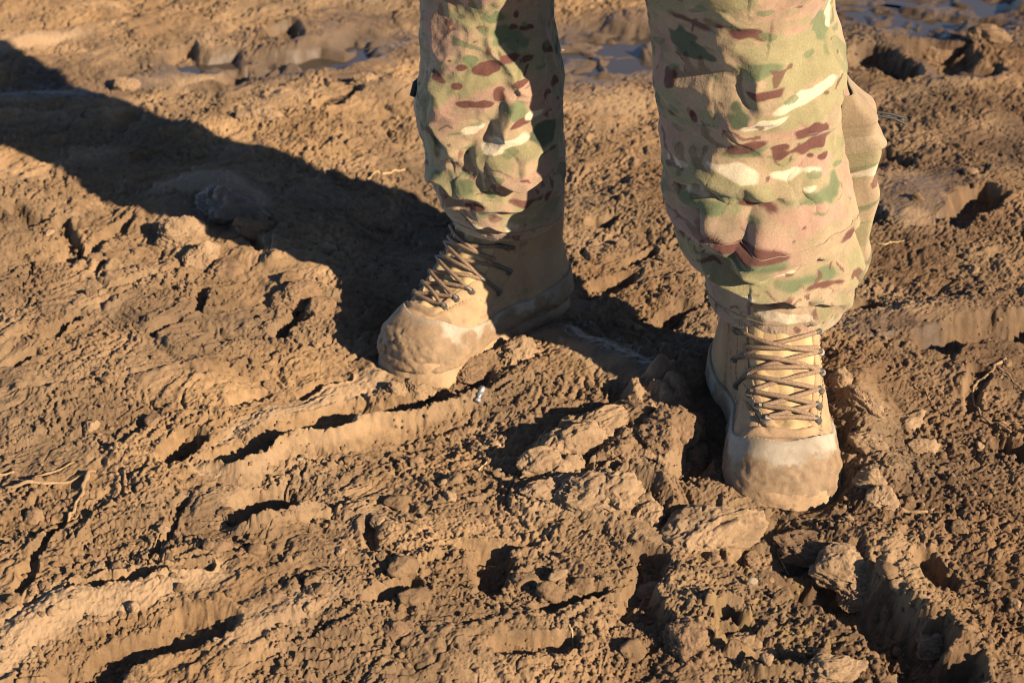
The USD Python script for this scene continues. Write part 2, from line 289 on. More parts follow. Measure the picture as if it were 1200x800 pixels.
# ------------------------------------------------------------------ boots
def leather(name, c, dark, mudc, rough, grain=900.0):
    return usdkit.material(stage, '/World/Looks/' + name, {
        'tc': ('texture_coordinate', {}), 'mu': ('attribute', {'attribute': 'mud'}),
        'n1': ('noise_texture', {'scale': 22.0, 'detail': 5.0, 'roughness': .65}), 'n2': ('noise_texture', {'scale': grain, 'detail': 3.0, 'roughness': .6}), 'n3': ('noise_texture', {'scale': 70.0, 'detail': 7.0, 'roughness': .72}),
        'r1': ('rgb_ramp', {'ramp': [(.30, dark), (.62, c)]}), 'rm': ('rgb_ramp', {'ramp': [(.3, tuple(.60 * k for k in mudc)), (.5, mudc), (.7, tuple(1.35 * k for k in mudc))]}),
        'mx': ('mix_color', {}), 'b1': ('bump', {'strength': .25, 'distance': .0006}), 'b2': ('bump', {'strength': .6, 'distance': .0022}),
        'p': ('principled_bsdf', {'roughness': rough, 'specular_ior_level': .3, 'diffuse_roughness': .4})},
        [('tc.object', 'n1.vector'), ('tc.object', 'n2.vector'), ('tc.object', 'n3.vector'), ('n1.fac', 'r1.fac'), ('n3.fac', 'rm.fac'), ('r1.color', 'mx.a'), ('rm.color', 'mx.b'), ('mu.fac', 'mx.fac'),
         ('mx.result', 'p.base_color'), ('n2.fac', 'b1.height'), ('n3.fac', 'b2.height'), ('b1.normal', 'b2.normal'), ('b2.normal', 'p.normal')], surface='p.BSDF')
MUDC = (.24, .158, .092)
L_UP = leather('suede', (.325, .218, .118), (.235, .150, .080), MUDC, .8)
L_TONGUE = leather('tongue_leather', (.38, .27, .135), (.30, .21, .105), MUDC, .7)
L_RAND = leather('rubber_rand', (.31, .265, .205), (.20, .16, .115), (.185, .122, .070), .75)
L_SOLE = leather('muddy_sole', (.34, .235, .135), (.27, .18, .10), MUDC, .85, 500.0)
LACE = usdkit.material(stage, '/World/Looks/lace', {'tc': ('texture_coordinate', {}), 'n': ('noise_texture', {'scale': 700.0, 'detail': 2.0}), 'r': ('rgb_ramp', {'ramp': [(.3, (.10, .062, .038)), (.7, (.24, .155, .092))]}),
    'b': ('bump', {'strength': .6, 'distance': .0008}), 'p': ('principled_bsdf', {'roughness': .85})}, [('tc.object', 'n.vector'), ('n.fac', 'r.fac'), ('r.color', 'p.base_color'), ('n.fac', 'b.height'), ('b.normal', 'p.normal')], surface='p.BSDF')
HOOK = usdkit.material(stage, '/World/Looks/hook_metal', {'p': ('principled_bsdf', {'base_color': (.10, .085, .07), 'metallic': .5, 'roughness': .55})}, [], surface='p.BSDF')
DARKIN = usdkit.material(stage, '/World/Looks/black_strap', {'p': ('principled_bsdf', {'base_color': (.02, .02, .02), 'roughness': .7})}, [], surface='p.BSDF')
THREAD = usdkit.material(stage, '/World/Looks/thread', {'p': ('principled_bsdf', {'base_color': (.30, .22, .135), 'roughness': .8})}, [], surface='p.BSDF')

from scipy.interpolate import PchipInterpolator
BW = PchipInterpolator([-.02, 0, .004, .015, .03, .06, .10, .14, .18, .21, .235, .26, .28, .292, .298, .30, .32], [.003, .006, .016, .028, .034, .0385, .040, .043, .0485, .0515, .0520, .0488, .0405, .029, .019, .012, .010])
BZ = PchipInterpolator([-.02, 0, .03, .10, .145, .155, .165, .18, .20, .22, .245, .265, .28, .29, .297, .30, .32], [.05, .07, .11, .16, .150, .137, .124, .107, .090, .078, .070, .064, .060, .056, .052, .050, .048])
def make_boot(side, seed):
    """side +1: the big toe lies at +y (a right boot), -1 at -y. Returns the meshes of its parts in the boot's own frame: heel at x 0, toe at x 0.30."""
    h = .00175
    xs, ys_, zs = np.arange(-.022, .328, h), np.arange(-.072, .072, h), np.arange(-.030, .262, h)
    x, y, z = np.meshgrid(xs, ys_, zs, indexing='ij', sparse=True); org = np.array([xs[0], ys_[0], zs[0]])
    w = BW(xs)[:, None, None]; zt = BZ(xs)[:, None, None]
    yc = (side * (.010 * sstep(.16, .30, xs) - .006 * np.exp(-((xs - .13) / .06) ** 2)))[:, None, None]
    zz = np.maximum(z, 0) + 0 * x
    ox = np.concatenate([.298 * (1 - np.cos(np.linspace(0, np.pi, 140))) / 2]); ow = np.where(ox > .25, .0505 * np.sqrt(np.maximum(1 - ((ox - .25) / .0482) ** 2.3, 0)), BW(ox)); oy = side * (.010 * sstep(.16, .30, ox) - .006 * np.exp(-((ox - .13) / .06) ** 2))
    pg = np.vstack([np.c_[ox, oy + ow], np.c_[ox, oy - ow][::-1]]); XX, YY = np.meshgrid(xs, ys_, indexing='ij'); D2 = seg_dist(XX, YY, np.vstack([pg, pg[:1]]))[0]; ins = np.zeros(XX.shape, bool)
    for A_, B_ in zip(pg, np.roll(pg, -1, 0)):
        cr = (A_[1] > YY) != (B_[1] > YY); ins ^= cr & (XX < (B_[0] - A_[0]) * (YY - A_[1]) / (B_[1] - A_[1] + 1e-15) + A_[0])
    D2 = ndimage.gaussian_filter(np.where(ins, -D2, D2), 1.0)[:, :, None]
    tuck = 1 - .06 * sstep(.02, .06, z)
    a = np.abs(y - yc) / (w * tuck); b = zz / zt
    f = (((np.maximum(1 + D2 / .043, 0)) ** 2.6 + b ** 2.6) ** (1 / 2.6) - 1) * np.minimum(.043, zt); f = smax(f, np.maximum(.012 - z, D2 - .004 + 0 * z), .005)
    cx = .0795 - .012 * sstep(.10, .05, z); rx = .069 - .006 * sstep(.12, .06, z) + .004 * sstep(.18, .25, z); ry = .0495 - .004 * np.exp(-((z - .10) / .03) ** 2)
    g = (((np.abs(x - cx) / rx) ** 2.3 + (np.abs(y) / ry) ** 2.3) ** (1 / 2.3) - 1) * ry
    g = smax(g, np.maximum(z - .190, .03 - z), .008)
    d = smin(f, g, .022)
    gr = np.gradient(d, h); gn = np.sqrt(sum(k * k for k in gr)); d = d / np.maximum(gn, .35)
    P = np.stack(np.broadcast_arrays(x, y, z), -1)
    nz = lambda s, sc: (meshkit.noise(P * sc, s).astype(np.float32) - .5)
    band = np.abs(d) < .02
    def noise_in(mask, s, sc, octv=3):
        o = np.zeros(d.shape, np.float32); o[mask] = meshkit.fbm(P[mask] * sc, octv, s) - .5; return o
    big = noise_in(band, 40 + seed, 38.0, 2); fine = noise_in(band, 50 + seed, 160.0, 3)
    d = d + .0020 * big * sstep(.04, .09, z)
    # the line of the instep, from the bottom of the lacing up to the collar
    jm = len(ys_) // 2; sl = d[:, jm, :]
    rz = np.arange(BZ(.243), .186, .0015); rxs = []
    for k in rz:
        col = sl[:, int(round((k - zs[0]) / h))]; rxs.append(xs[np.nonzero(col < 0)[0].max()])
    ridge = np.c_[ndimage.gaussian_filter1d(np.array(rxs), 3, mode='nearest'), rz]
    ql = np.r_[0, np.cumsum(np.hypot(*np.diff(ridge, axis=0).T))]
    XZ = np.stack(np.meshgrid(xs, zs, indexing='ij'), -1).reshape(-1, 2)
    qi = cKDTree(ridge).query(XZ)[1]; q = ql[qi].reshape(len(xs), 1, len(zs)); start = (qi == 0).reshape(q.shape)
    wop = lambda t: .0175 + .0135 * sstep(0, .075, t)
    front = (x > .10)
    op = np.where(start, np.hypot(np.maximum(np.abs(y) - .013, 0), np.hypot(x - ridge[0, 0], z - ridge[0, 1])) - .0035, np.abs(y) - wop(q)); op = np.where(front, op, .05)
    eye = sstep(.0105, .008, op) * (~start) * front                      # the doubled leather round the lacing
    seam = np.exp(-((op - .0105) / .0021) ** 2) * front
    qs = (x - .150) * .8 + (z - .085) * .6                              # a seam running down the quarter
    seam2 = np.exp(-((qs - .012 * np.sin(z * 40)) / .0022) ** 2) * sstep(.008, .016, op)
    seam3 = np.exp(-((z - .098 - .10 * (x - .02)) / .0022) ** 2) * (x < .085)
    crease = np.sin((x - .22) * 420 + 6 * (y ** 2) * 300 + 8 * big) * np.exp(-((x - .243) / .012) ** 2)
    du = d + .0034 * sstep(.0012, -.0012, op) - .0018 * eye + .0020 * seam + .0022 * seam2 + .0022 * seam3 + .0022 * crease + .0010 * fine
    up = surface_net(smax(du, z - .187, .004), org, h)
    # tongue
    pad = .0016 * np.cos(np.clip(np.abs(y) / .0125, 0, 2.4) * np.pi) + .0008 * np.cos(q * 2 * np.pi / .028)
    dt = np.maximum(np.maximum(smax(d + .0006 - pad - .0004 * fine, op - .003, .003), -(d + .010)), np.where(front & (z < .194), -1.0, .01)); dt = np.maximum(dt, .066 - z)
    tongue = surface_net(dt, org, h)
    # rubber band round the foot, with its wide toe cap
    zr = PchipInterpolator([-.03, 0, .05, .11, .17, .21, .24, .262, .33], [.060, .060, .056, .046, .043, .048, .058, .062, .062])(xs)[:, None, None]
    xr = .262 - .030 * np.clip(np.abs(y - yc) / .046, 0, 1) ** 2.2
    reg = np.minimum(z - zr, np.where(x > .19, (xr - x), .05)); reg = smin(z - zr, np.where(x > .15, xr - x, .05), .006) + .0015 * big
    rough = np.zeros(d.shape, np.float32)
    if seed == 2:                                                     # the turned boot carries a crust of rough mud on its toe
        mk2 = band & np.broadcast_to((x > .22) & (z < .075), d.shape); rough[mk2] = (meshkit.fbm(P[mk2] * 110.0, 4, 61) - .28)
        rough = np.clip(rough, 0, 1) *   .0065 * sstep(.245, .275, x + .10 * big - .25 * (z - .03)) * sstep(.070, .052, z - .012 * big)
    thick = .0034 + rough + .0012 * sstep(.0, -.004, reg + .016) * 0
    toe = sstep(.245, .285, x) * sstep(.060, .035, z + 0 * x)
    cake = .0048 * np.clip(.55 + 1.1 * big + .9 * fine, .1, 1.2) * sstep(.050, .022, z - .018 * sstep(.24, .285, x) + .010 * big)
    line = np.exp(-((reg + .0038) / .0011) ** 2)
    dr = np.maximum(smax(d - thick - cake + .0006 * line, reg, .0025), -(d + .007)); dr = np.maximum(dr, .014 - z)
    rand_ = surface_net(dr, org, h)
    # outsole, caked with mud
    ww = w + .0075
    ex = D2 - .0060 + 0 * z
    lump = np.zeros(d.shape, np.float32); mk = (np.abs(ex) < .02) & (z < .05); mk = np.broadcast_to(mk, d.shape); lump[mk] = meshkit.fbm(P[mk] * 45.0, 4, 70 + seed) - .5
    ds = smax(ex + .003 * sstep(.0, .03, z), z - .030 - .006 * lump, .008) - .007 * np.clip(lump + .05, -.2, 1); ds = np.maximum(ds, -.026 - z)
    sole = surface_net(ds, org, h)
    def muddy(v, lo, hi, s):
        p = v.copy(); return sstep(lo, hi, p[:, 2] - .020 * sstep(.235, .295, p[:, 0]) + .050 * (meshkit.fbm(p * 45.0, 4, s) - .5) + .010 * (meshkit.fbm(p * 300.0, 2, s + 1) - .5))
    att = {'up': np.clip(.75 * muddy(up[0], .085, .055, 80) * sstep(.35, .60, meshkit.fbm(up[0] * 40, 3, 5)) + .8 * sstep(.66, .72, meshkit.noise(up[0] * 140.0, 6)) * sstep(.45, .6, meshkit.fbm(up[0] * 25.0, 2, 7)) + .35 * sstep(.50, .68, meshkit.fbm(up[0] * 30.0, 4, 8)), 0, 1), 'tongue': np.zeros(len(tongue[0])), 'rand': np.maximum(np.maximum(muddy(rand_[0], .046, .034, 82), .85 * sstep(.10, .05, rand_[0][:, 0] + .03 * (meshkit.fbm(rand_[0] * 40.0, 3, 85) - .5))), 0 if seed != 2 else sstep(.246, .262, rand_[0][:, 0] + .03 * (meshkit.fbm(rand_[0] * 50.0, 3, 84) - .5)) * sstep(.075, .060, rand_[0][:, 2])), 'sole': .35 + .65 * sstep(.35, .6, meshkit.fbm(sole[0] * 30.0, 4, 83))}
    # eyelets and laces, laid on the leather
    N = np.gradient(ridge, axis=0); N = np.c_[N[:, 1], -N[:, 0]]; N /= np.linalg.norm(N, axis=1, keepdims=True)
    def put(t, yy, lift):
        i = np.interp(t, ql, np.arange(len(ql))); R = np.array([np.interp(i, np.arange(len(ql)), ridge[:, k]) for k in (0, 1)]); nn = np.array([np.interp(i, np.arange(len(ql)), N[:, k]) for k in (0, 1)])
        if nn[0] < 0: nn = -nn
        st = np.arange(.03, -.05, -.0006); pts = np.c_[R[0] + nn[0] * st, np.full(len(st), yy), R[1] + nn[1] * st]
        dv = ndimage.map_coordinates(du, ((pts - org) / h).T, order=1, mode='nearest'); hit = np.nonzero(dv < .0003)[0]; k = hit[0] if len(hit) else len(st) - 1
        p = pts[k]; return p + lift * np.array([nn[0], .35 * np.sign(yy) * min(1, abs(yy) / .03), nn[1]])
    qk = [.008, .026, .045, .065, .085, .104]
    ek = [wop(t) + .0050 for t in qk]
    eyelets = []
    for t, e in zip(qk, ek):
        for sg in (-1, 1):
            c0, c1_ = put(t - .001, sg * (e - .003), .0020), put(t + .001, sg * (e + .0045), .0004); m_ = put(t, sg * e, .0036)
            eyelets.append(joined([tube([c0, m_, c1_], [.0022, .0030, .0026], 8), tube([put(t, sg * (e + .003), -.001), put(t, sg * (e + .003), .0030)], [.0042, .0036], 10)]))
    laces = []
    jit = np.random.default_rng(90 + seed)
    def run(p0, p1, over, r=.0025):
        (t0, y0), (t1, y1) = p0, p1; n = 15; out = []; sag = jit.uniform(-.001, .005); t0 += jit.uniform(-.0015, .0015); over += jit.uniform(0, .002)
        for k in range(n):
            s_ = k / (n - 1); ly = y0 + (y1 - y0) * s_; out.append(put(t0 + (t1 - t0) * s_ - sag * math.sin(s_ * math.pi), ly, .0026 + over * math.sin(s_ * math.pi)))
        out = ndimage.gaussian_filter1d(np.array(out), 1.2, axis=0, mode='nearest'); laces.append(tube(out, r, 8))
    run((qk[0], -ek[0]), (qk[0], ek[0]), .001)
    for k in range(len(qk) - 1):
        run((qk[k], -ek[k]), (qk[k + 1], ek[k + 1]), .0012); run((qk[k], ek[k]), (qk[k + 1], -ek[k + 1]), .0046)
        if k in (3, 4): run((qk[k] + .006, -ek[k]), (qk[k] + .004, ek[k]), .0034)
    # stitches along the toe cap
    st_ = []
    for yy in np.arange(-.043, .0431, .0034):
        def hit_at(x0, y0):
            col = ndimage.map_coordinates(np.minimum(dr, du), [np.full(120, (x0 - org[0]) / h), np.full(120, (y0 - org[1]) / h), (np.linspace(.09, .03, 120) - org[2]) / h], order=1); k = np.nonzero(col < 0)[0]
            return np.array([x0, y0, np.linspace(.09, .03, 120)[k[0]] + .0002]) if len(k) else None
        y0 = yy + float(yc[int((.25 - xs[0]) / h), 0, 0]); xx = .262 - .030 * min(1, abs(yy) / .046) ** 2.2 + .0040
        a0, a1 = hit_at(xx - .0004, y0), hit_at(xx - .0004, y0 + .0020)
        if a0 is not None and a1 is not None: st_.append(tube([a0, a1], .00045, 5))
    for sg in (-1, 1):
        for o_ in (.0078, .0124):
            for t in np.arange(.004, ql[-1] - .012, .0042):
                st_.append(tube([put(t, sg * (wop(t) + o_), .0004), put(t + .0026, sg * (wop(t + .0026) + o_), .0004)], .0005, 5))
    return dict(up=up, tongue=tongue, rand=rand_, sole=sole, laces=laces, eyelets=eyelets, stitch=st_, att=att)
def add_boot(person, side, toe, heading, z, seed, label):
    b = make_boot(side, seed); c, s = math.cos(heading), math.sin(heading)
    bx = empty('boot', (toe[0] - (.285 if seed == 1 else .27) * c, toe[1] - (.285 if seed == 1 else .27) * s, z), heading, person); bp = bx.GetPrim(); tag(bp, label)
    size = np.array([.95, 1.04, 1]) if seed == 1 else np.array([.90, .95, .95])
    for k in ('up', 'tongue', 'rand', 'sole'): b[k][0][:] *= size
    for k in ('laces', 'eyelets', 'stitch'):
        for m in b[k]: m[0][:] *= size
    obj('boot_upper', b['up'], L_UP, bp, colors={'mud': b['att']['up']}); obj('tongue', b['tongue'], L_TONGUE, bp, colors={'mud': b['att']['tongue']})
    obj('rubber_rand', b['rand'], L_RAND, bp, colors={'mud': b['att']['rand']}); obj('sole', b['sole'], L_SOLE, bp, colors={'mud': b['att']['sole']})
    for m in b['laces']: obj('lace', m, LACE, bp)
    for m in b['eyelets']: obj('lace_hook', m, HOOK, bp, smooth=50)
    tag(obj('stitching', joined(b['stitch']), THREAD, bp), kind='stuff')
    return bp
person = empty('person', (.13, 1.66, 0)).GetPrim()
PO = np.array([.13, 1.66, 0])
tag(person, 'standing person in camouflage trousers worn over muddy tan lace-up boots', 'person')
add_boot(person, -1, np.array(FEET[0][0]) - PO[:2], FEET[0][1], -.012, 1, 'boot pointing towards the viewer')
add_boot(person, 1, np.array(FEET[1][0]) - PO[:2], FEET[1][1], -.004, 2, 'boot turned outwards, its toe caked in mud')

# ------------------------------------------------------------------ trousers
def on_plane(u, v, yp):
    """Where the line of sight through (u, v) meets the upright plane y = yp: x and z."""
    a, b = (u - 600) / FPX, -(v - 400) / FPX
    d = np.array([a, math.cos(PITCH) + b * math.sin(PITCH), -math.sin(PITCH) + b * math.cos(PITCH)]); t = yp / d[1]
    return d[0] * t, CAM_H + d[2] * t
class Leg: pass
def leg_shape(rows, yax, top, fwd=0.0):
    """rows: (v, left u, right u) of the outline; top: (z, x, y, half width) further up. Gives centre and half width by height."""
    L = Leg(); zz, cx, cy, aw = [], [], [], []
    for v, l, r in rows:
        xl, z = on_plane(l, v, yax); xr, _ = on_plane(r, v, yax); zz.append(z); cx.append((xl + xr) / 2); aw.append((xr - xl) / 2); cy.append(yax - fwd * float(sstep(.27, .15, z)))
    for z, x, y, w in top: zz.append(z); cx.append(x); cy.append(y); aw.append(w)
    o = np.argsort(zz); zz = np.array(zz)[o]
    L.cx, L.cy, L.aw = (PchipInterpolator(zz, np.array(k)[o]) for k in (cx, cy, aw)); L.z0, L.yax = zz[0], yax
    return L
RIGHT = leg_shape([(0, 757, 980), (50, 763, 983), (100, 770, 986), (150, 776, 990), (200, 783, 996), (240, 785, 998), (265, 789, 1003), (282, 799, 1004), (292, 816, 992), (310, 822, 988), (325, 825, 985), (340, 829, 981)], 1.625, [(.50, .222, 1.61, .098), (.62, .21, 1.63, .095), (.88, .19, 1.70, .105)], .030)
LEFT = leg_shape([(0, 497, 652), (50, 490, 656), (100, 488, 660), (150, 491, 661), (180, 499, 658), (200, 504, 657), (220, 508, 660), (240, 514, 660), (252, 522, 657), (262, 530, 652)], 1.765, [(.46, -.030, 1.755, .080), (.55, -.02, 1.75, .088), (.66, -.005, 1.75, .092), (.88, .02, 1.71, .105)], -.018)

def drape(L, ztop, folds, seed, inner, nz, nt):
    """The cloth tube of one leg: its outline, the main folds (each a crest that falls off gently on one side and steeply on the other) and the small creases between them."""
    th = np.arange(nt) * 2 * np.pi / nt - np.pi; z = np.linspace(L.z0, ztop, nz); TH, ZZ = np.meshgrid(th, z); s = TH * .088
    d = np.zeros_like(TH); act = np.zeros_like(TH); sw, zw = s + .004 * n2(s, ZZ, .05, 3 + seed), ZZ + .004 * n2(s, ZZ, .05, 4 + seed)
    for pts, wide, steep, amp in folds:                                # points run so that the steep side lies to their left
        p = np.array([[math.radians(q[0]) * .088, q[1]] for q in pts]); best = np.full(TH.shape, 1e9); sg = np.zeros(TH.shape); tt = np.zeros(TH.shape); n = len(p) - 1
        for i in range(n):
            A, B = p[i], p[i + 1]; ab = B - A; t = np.clip(((sw - A[0]) * ab[0] + (zw - A[1]) * ab[1]) / (ab @ ab), 0, 1); ex, ez = sw - A[0] - t * ab[0], zw - A[1] - t * ab[1]
            q = np.hypot(ex, ez); m = q < best; best[m] = q[m]; sg[m] = (ab[0] * ez - ab[1] * ex)[m]; tt[m] = ((i + t) / n)[m]
        w = np.where(sg > 0, steep, wide); pr = np.exp(-(best / w) ** 1.4) * (.35 + .65 * np.sqrt(np.clip(1 - (2 * tt - 1) ** 2, 0, 1)))
        d += amp * pr - .35 * amp * np.exp(-((best - 2.0 * steep) / (1.1 * steep)) ** 2) * (sg > 0) * np.clip(1 - (2 * tt - 1) ** 4, 0, 1); act = np.maximum(act, np.exp(-(best / .03) ** 2))
    act = .22 + .60 * act; fl = 1.0; fade = sstep(0, .012, ZZ - L.z0)
    rid = lambda lam, k, ax, rot: (.8 - np.abs(n2(sw, zw, lam, k, ax, rot)))
    d += fade * (.0034 * n2(s, ZZ, .11, 5 + seed, 1.5, .5) + act * (fl * (.0026 * rid(.095, 6 + seed, 1.9, .45) + .0018 * rid(.075, 7 + seed, 2.2, -.6)) + .0005 * rid(.030, 8 + seed, 2.0, .2)) + .0003 * n2(s, ZZ, .014, 9, 1.5, .4))
    pk = .00015 * n2(s, ZZ, .012, 10, .35, 0) * sstep(.030, .0, ZZ - L.z0); d += pk
    r = np.maximum(L.aw(z)[:, None] + d, inner(ZZ)); drop = -.45 * np.clip(d, 0, None) * fade
    return np.stack([L.cx(z)[:, None] + r * np.sin(TH), L.cy(z)[:, None] - r * 1.12 * np.cos(TH), ZZ + drop], -1)

def upsample(G, nz, nt):
    NZ, NT = G.shape[:2]; pad = 6; E = np.concatenate([G[:, -pad:], G, G[:, :pad]], 1)
    zi = np.linspace(0, NZ - 1, nz); ti = np.arange(nt) * NT / nt + pad; A, B = np.meshgrid(zi, ti, indexing='ij')
    return np.stack([ndimage.map_coordinates(E[..., k], [A, B], order=3, mode='nearest') for k in range(3)], -1)
def grid_normals(G):
    du = np.roll(G, -1, 1) - np.roll(G, 1, 1); dv = np.gradient(G, axis=0); n = np.cross(du, dv); return n / (np.linalg.norm(n, axis=-1, keepdims=True) + 1e-12)
def grid_faces(nz, nt, closed=True):
    i, j = np.meshgrid(np.arange(nz - 1), np.arange(nt if closed else nt - 1), indexing='ij'); k = (j + 1) % nt
    q = np.stack([i * nt + j, i * nt + k, (i + 1) * nt + k, (i + 1) * nt + j], -1).reshape(-1, 4); return np.vstack([q[:, [0, 1, 2]], q[:, [0, 2, 3]]])
def to_leg(L, u, v):
    """Angle round the leg and height of the cloth that the photograph shows at (u, v)."""
    z = on_plane(u, v, L.yax - .07)[1]; x, _ = on_plane(u, v, L.yax - .05); s = np.clip((x - float(L.cx(z))) / float(L.aw(z)), -.98, .98); return math.asin(s), z
TAN, PINK, OLIVE, GREEN, DGREEN, BROWN, CREAM = [np.array(c) for c in ((.262, .190, .116), (.272, .172, .120), (.210, .180, .094), (.108, .122, .060), (.060, .070, .038), (.094, .037, .028), (.42, .355, .25))]
def camo(L, th, z, blobs, seed):
    """Albedo of the printed cloth: soft grounds, then green, brown and cream patches; th and z are arrays of angle and height."""
    s = th * .085 + 10 * (seed % 7); wig = lambda lam, k: .5 * lam * n2(s, z, lam * 1.4, 20 + (seed + k) % 12)
    w1, w2 = .010 * n2(s, z, .035, 3), .007 * n2(s, z, .035, 4)
    col = TAN + 0 * s[..., None]
    mixc = lambda m, c: col * (1 - m[..., None]) + c * m[..., None]
    col = mixc(sstep(-.1, .9, n2(s, z, .11, 21 + seed, 1.4)), PINK); col = mixc(sstep(.0, .5, n2(s + w1, z, .085, 22 + seed, 1.7)), OLIVE)
    vis = 1.0 if not blobs else .25 + .75 * sstep(1.0, 1.5, np.abs(th))
    col = mixc(vis * sstep(.75, .95, n2(s + w1, z + w2, .048, 23 + seed, 2.0)), GREEN); col = mixc(.85 * vis * sstep(1.25, 1.40, n2(s + w1, z + w2, .045, 24 + seed, 2.2)), DGREEN)
    free = np.ones_like(s)
    for kind, u, v, ru, rv, ang in blobs:
        t0, z0 = to_leg(L, u, v); k = 1 / 1180.0; dx = (th - t0) * .088; dz = (z - z0)
        c, n = math.cos(math.radians(ang)), math.sin(math.radians(ang)); X_ = (dx * c + dz * n) / (ru * k * 1.12); Z_ = (-dx * n + dz * c) / (rv * k * .86)
        e = np.sqrt(X_ ** 2 + Z_ ** 2) + .28 * n2(s, z, .030, 30 + int(u) % 5, 1.8) + .16 * n2(s, z, .013, 36, 1.6)
        soft = .30 if kind in 'go' else .15
        m = sstep(1 + soft, 1 - soft, e); col = mixc(m, {'b': BROWN, 'c': CREAM, 'g': GREEN, 'd': DGREEN, 'p': PINK, 'o': OLIVE, 't': TAN}[kind]); free = np.minimum(free, sstep(1.2, 2.0, e))
    out = np.ones_like(s) if not blobs else sstep(1.25, 1.6, np.abs(th))
    b1 = n2(s + w1, z + w2, .034, 25 + seed, 2.3); b2 = n2(s + w1, z + w2, .038, 26 + seed, 2.4)
    col = mixc(sstep(1.30, 1.36, b1) * np.maximum(out, .9 * free * sstep(1.55, 1.6, b1)), BROWN); col = mixc(sstep(1.45, 1.52, b2) * np.maximum(out, .0 * free), CREAM)
    b3, b4 = n2(s + w1, z + w2, .019, 27 + seed, 2.6), n2(s, z, .020, 28 + seed, 2.4)
    col = mixc(sstep(1.75, 1.82, b3) * np.maximum(out, .8), BROWN); col = mixc(.8 * sstep(1.6, 1.75, b4), GREEN)
    dirt = sstep(.075, .0, z - L.z0) * sstep(-.9, .9, n2(s, z, .03, 29, 1.5) + .6 * n2(s, z, .010, 31)) if blobs else np.zeros_like(s)
    return mixc(.75 * dirt, np.array((.27, .195, .14)))
BL_R = [('o', 900, 60, 60, 50, 0), ('t', 815, 70, 45, 60, 0), ('g', 892, 61, 27, 7, 0), ('g', 966, 40, 16, 22, 10), ('d', 803, 50, 27, 20, 10), ('c', 980, 28, 8, 16, 0), ('g', 905, 118, 22, 6, 5), ('g', 866, 160, 18, 7, 15), ('g', 952, 218, 34, 14, 5), ('g', 818, 228, 20, 10, 0), ('g', 885, 272, 30, 9, 0), ('p', 940, 236, 38, 16, 0), ('p', 945, 180, 40, 14, 0), ('d', 862, 118, 10, 12, 0), ('g', 938, 300, 30, 8, 0), ('o', 930, 120, 50, 20, 5),
        ('b', 797, 21, 30, 6, 0), ('b', 856, 21, 22, 7, -8), ('b', 894, 88, 20, 6, 12), ('b', 872, 152, 24, 8, 14), ('b', 935, 142, 26, 9, 0), ('b', 945, 161, 22, 8, 8), ('b', 903, 166, 7, 10, 0), ('b', 908, 155, 9, 5, 0), ('b', 790, 138, 12, 6, -10), ('b', 812, 133, 5, 8, 0), ('b', 782, 172, 10, 7, -20), ('b', 880, 218, 18, 7, 0), ('b', 786, 95, 8, 12, 0), ('b', 948, 308, 18, 5, -6), ('b', 870, 262, 34, 9, -4), ('b', 978, 266, 12, 8, 0), ('b', 956, 176, 6, 4, 0), ('b', 942, 172, 4, 4, 0),
        ('c', 857, 181, 24, 9, -6), ('c', 915, 188, 21, 7, 4), ('c', 933, 204, 7, 4, 0), ('c', 940, 98, 46, 7, 10), ('c', 880, 124, 24, 6, 14), ('c', 958, 112, 11, 4, 0), ('c', 850, 315, 26, 10, -10), ('c', 905, 348, 34, 8, -8), ('p', 880, 330, 40, 8, -12), ('b', 885, 333, 26, 5, -10), ('c', 815, 215, 16, 5, 0), ('c', 800, 190, 10, 5, 0), ('c', 900, 288, 12, 3, 0)]
BL_L = [('p', 520, 50, 30, 40, 0), ('o', 550, 20, 40, 14, 0), ('g', 600, 46, 28, 14, -8), ('g', 572, 20, 16, 8, 0), ('g', 603, 122, 12, 14, 0), ('g', 548, 218, 18, 9, 0), ('g', 552, 68, 8, 6, 0), ('o', 570, 180, 34, 14, 10), ('o', 560, 92, 34, 9, 0), ('g', 572, 250, 20, 5, 10), ('d', 630, 150, 16, 14, 0), ('d', 510, 170, 12, 14, 0),
        ('b', 562, 31, 15, 5, 0), ('b', 602, 33, 7, 5, 0), ('b', 621, 35, 9, 4, 0), ('b', 607, 16, 4, 6, 0), ('b', 541, 76, 9, 6, 0), ('b', 576, 72, 20, 8, 18), ('b', 598, 64, 12, 6, 10), ('b', 615, 67, 10, 4, 8), ('b', 606, 90, 9, 5, 4), ('b', 536, 98, 8, 4, 5), ('b', 550, 116, 24, 5, 4), ('b', 584, 106, 10, 12, 20), ('b', 603, 137, 14, 4, 15), ('b', 561, 240, 16, 5, 14), ('b', 581, 256, 7, 7, 0), ('b', 527, 72, 3, 2, 0), ('b', 640, 62, 8, 7, 0), ('b', 645, 100, 8, 8, 0), ('b', 630, 170, 14, 6, 10), ('b', 512, 90, 12, 5, -20), ('b', 616, 235, 20, 6, 0), ('b', 640, 240, 10, 6, 0),
        ('c', 598, 155, 17, 8, 10), ('c', 552, 148, 14, 6, 20), ('c', 598, 268, 12, 8, -30), ('c', 574, 166, 10, 5, 0), ('c', 568, 268, 14, 4, -6), ('c', 628, 128, 14, 5, 8)]
inR = lambda z: .047 + .012 * sstep(.16, .34, z); inL = lambda z: .044 + .010 * sstep(.16, .34, z)
fa = lambda L, *pts: [(math.degrees(to_leg(L, *p)[0]), to_leg(L, *p)[1]) for p in pts]
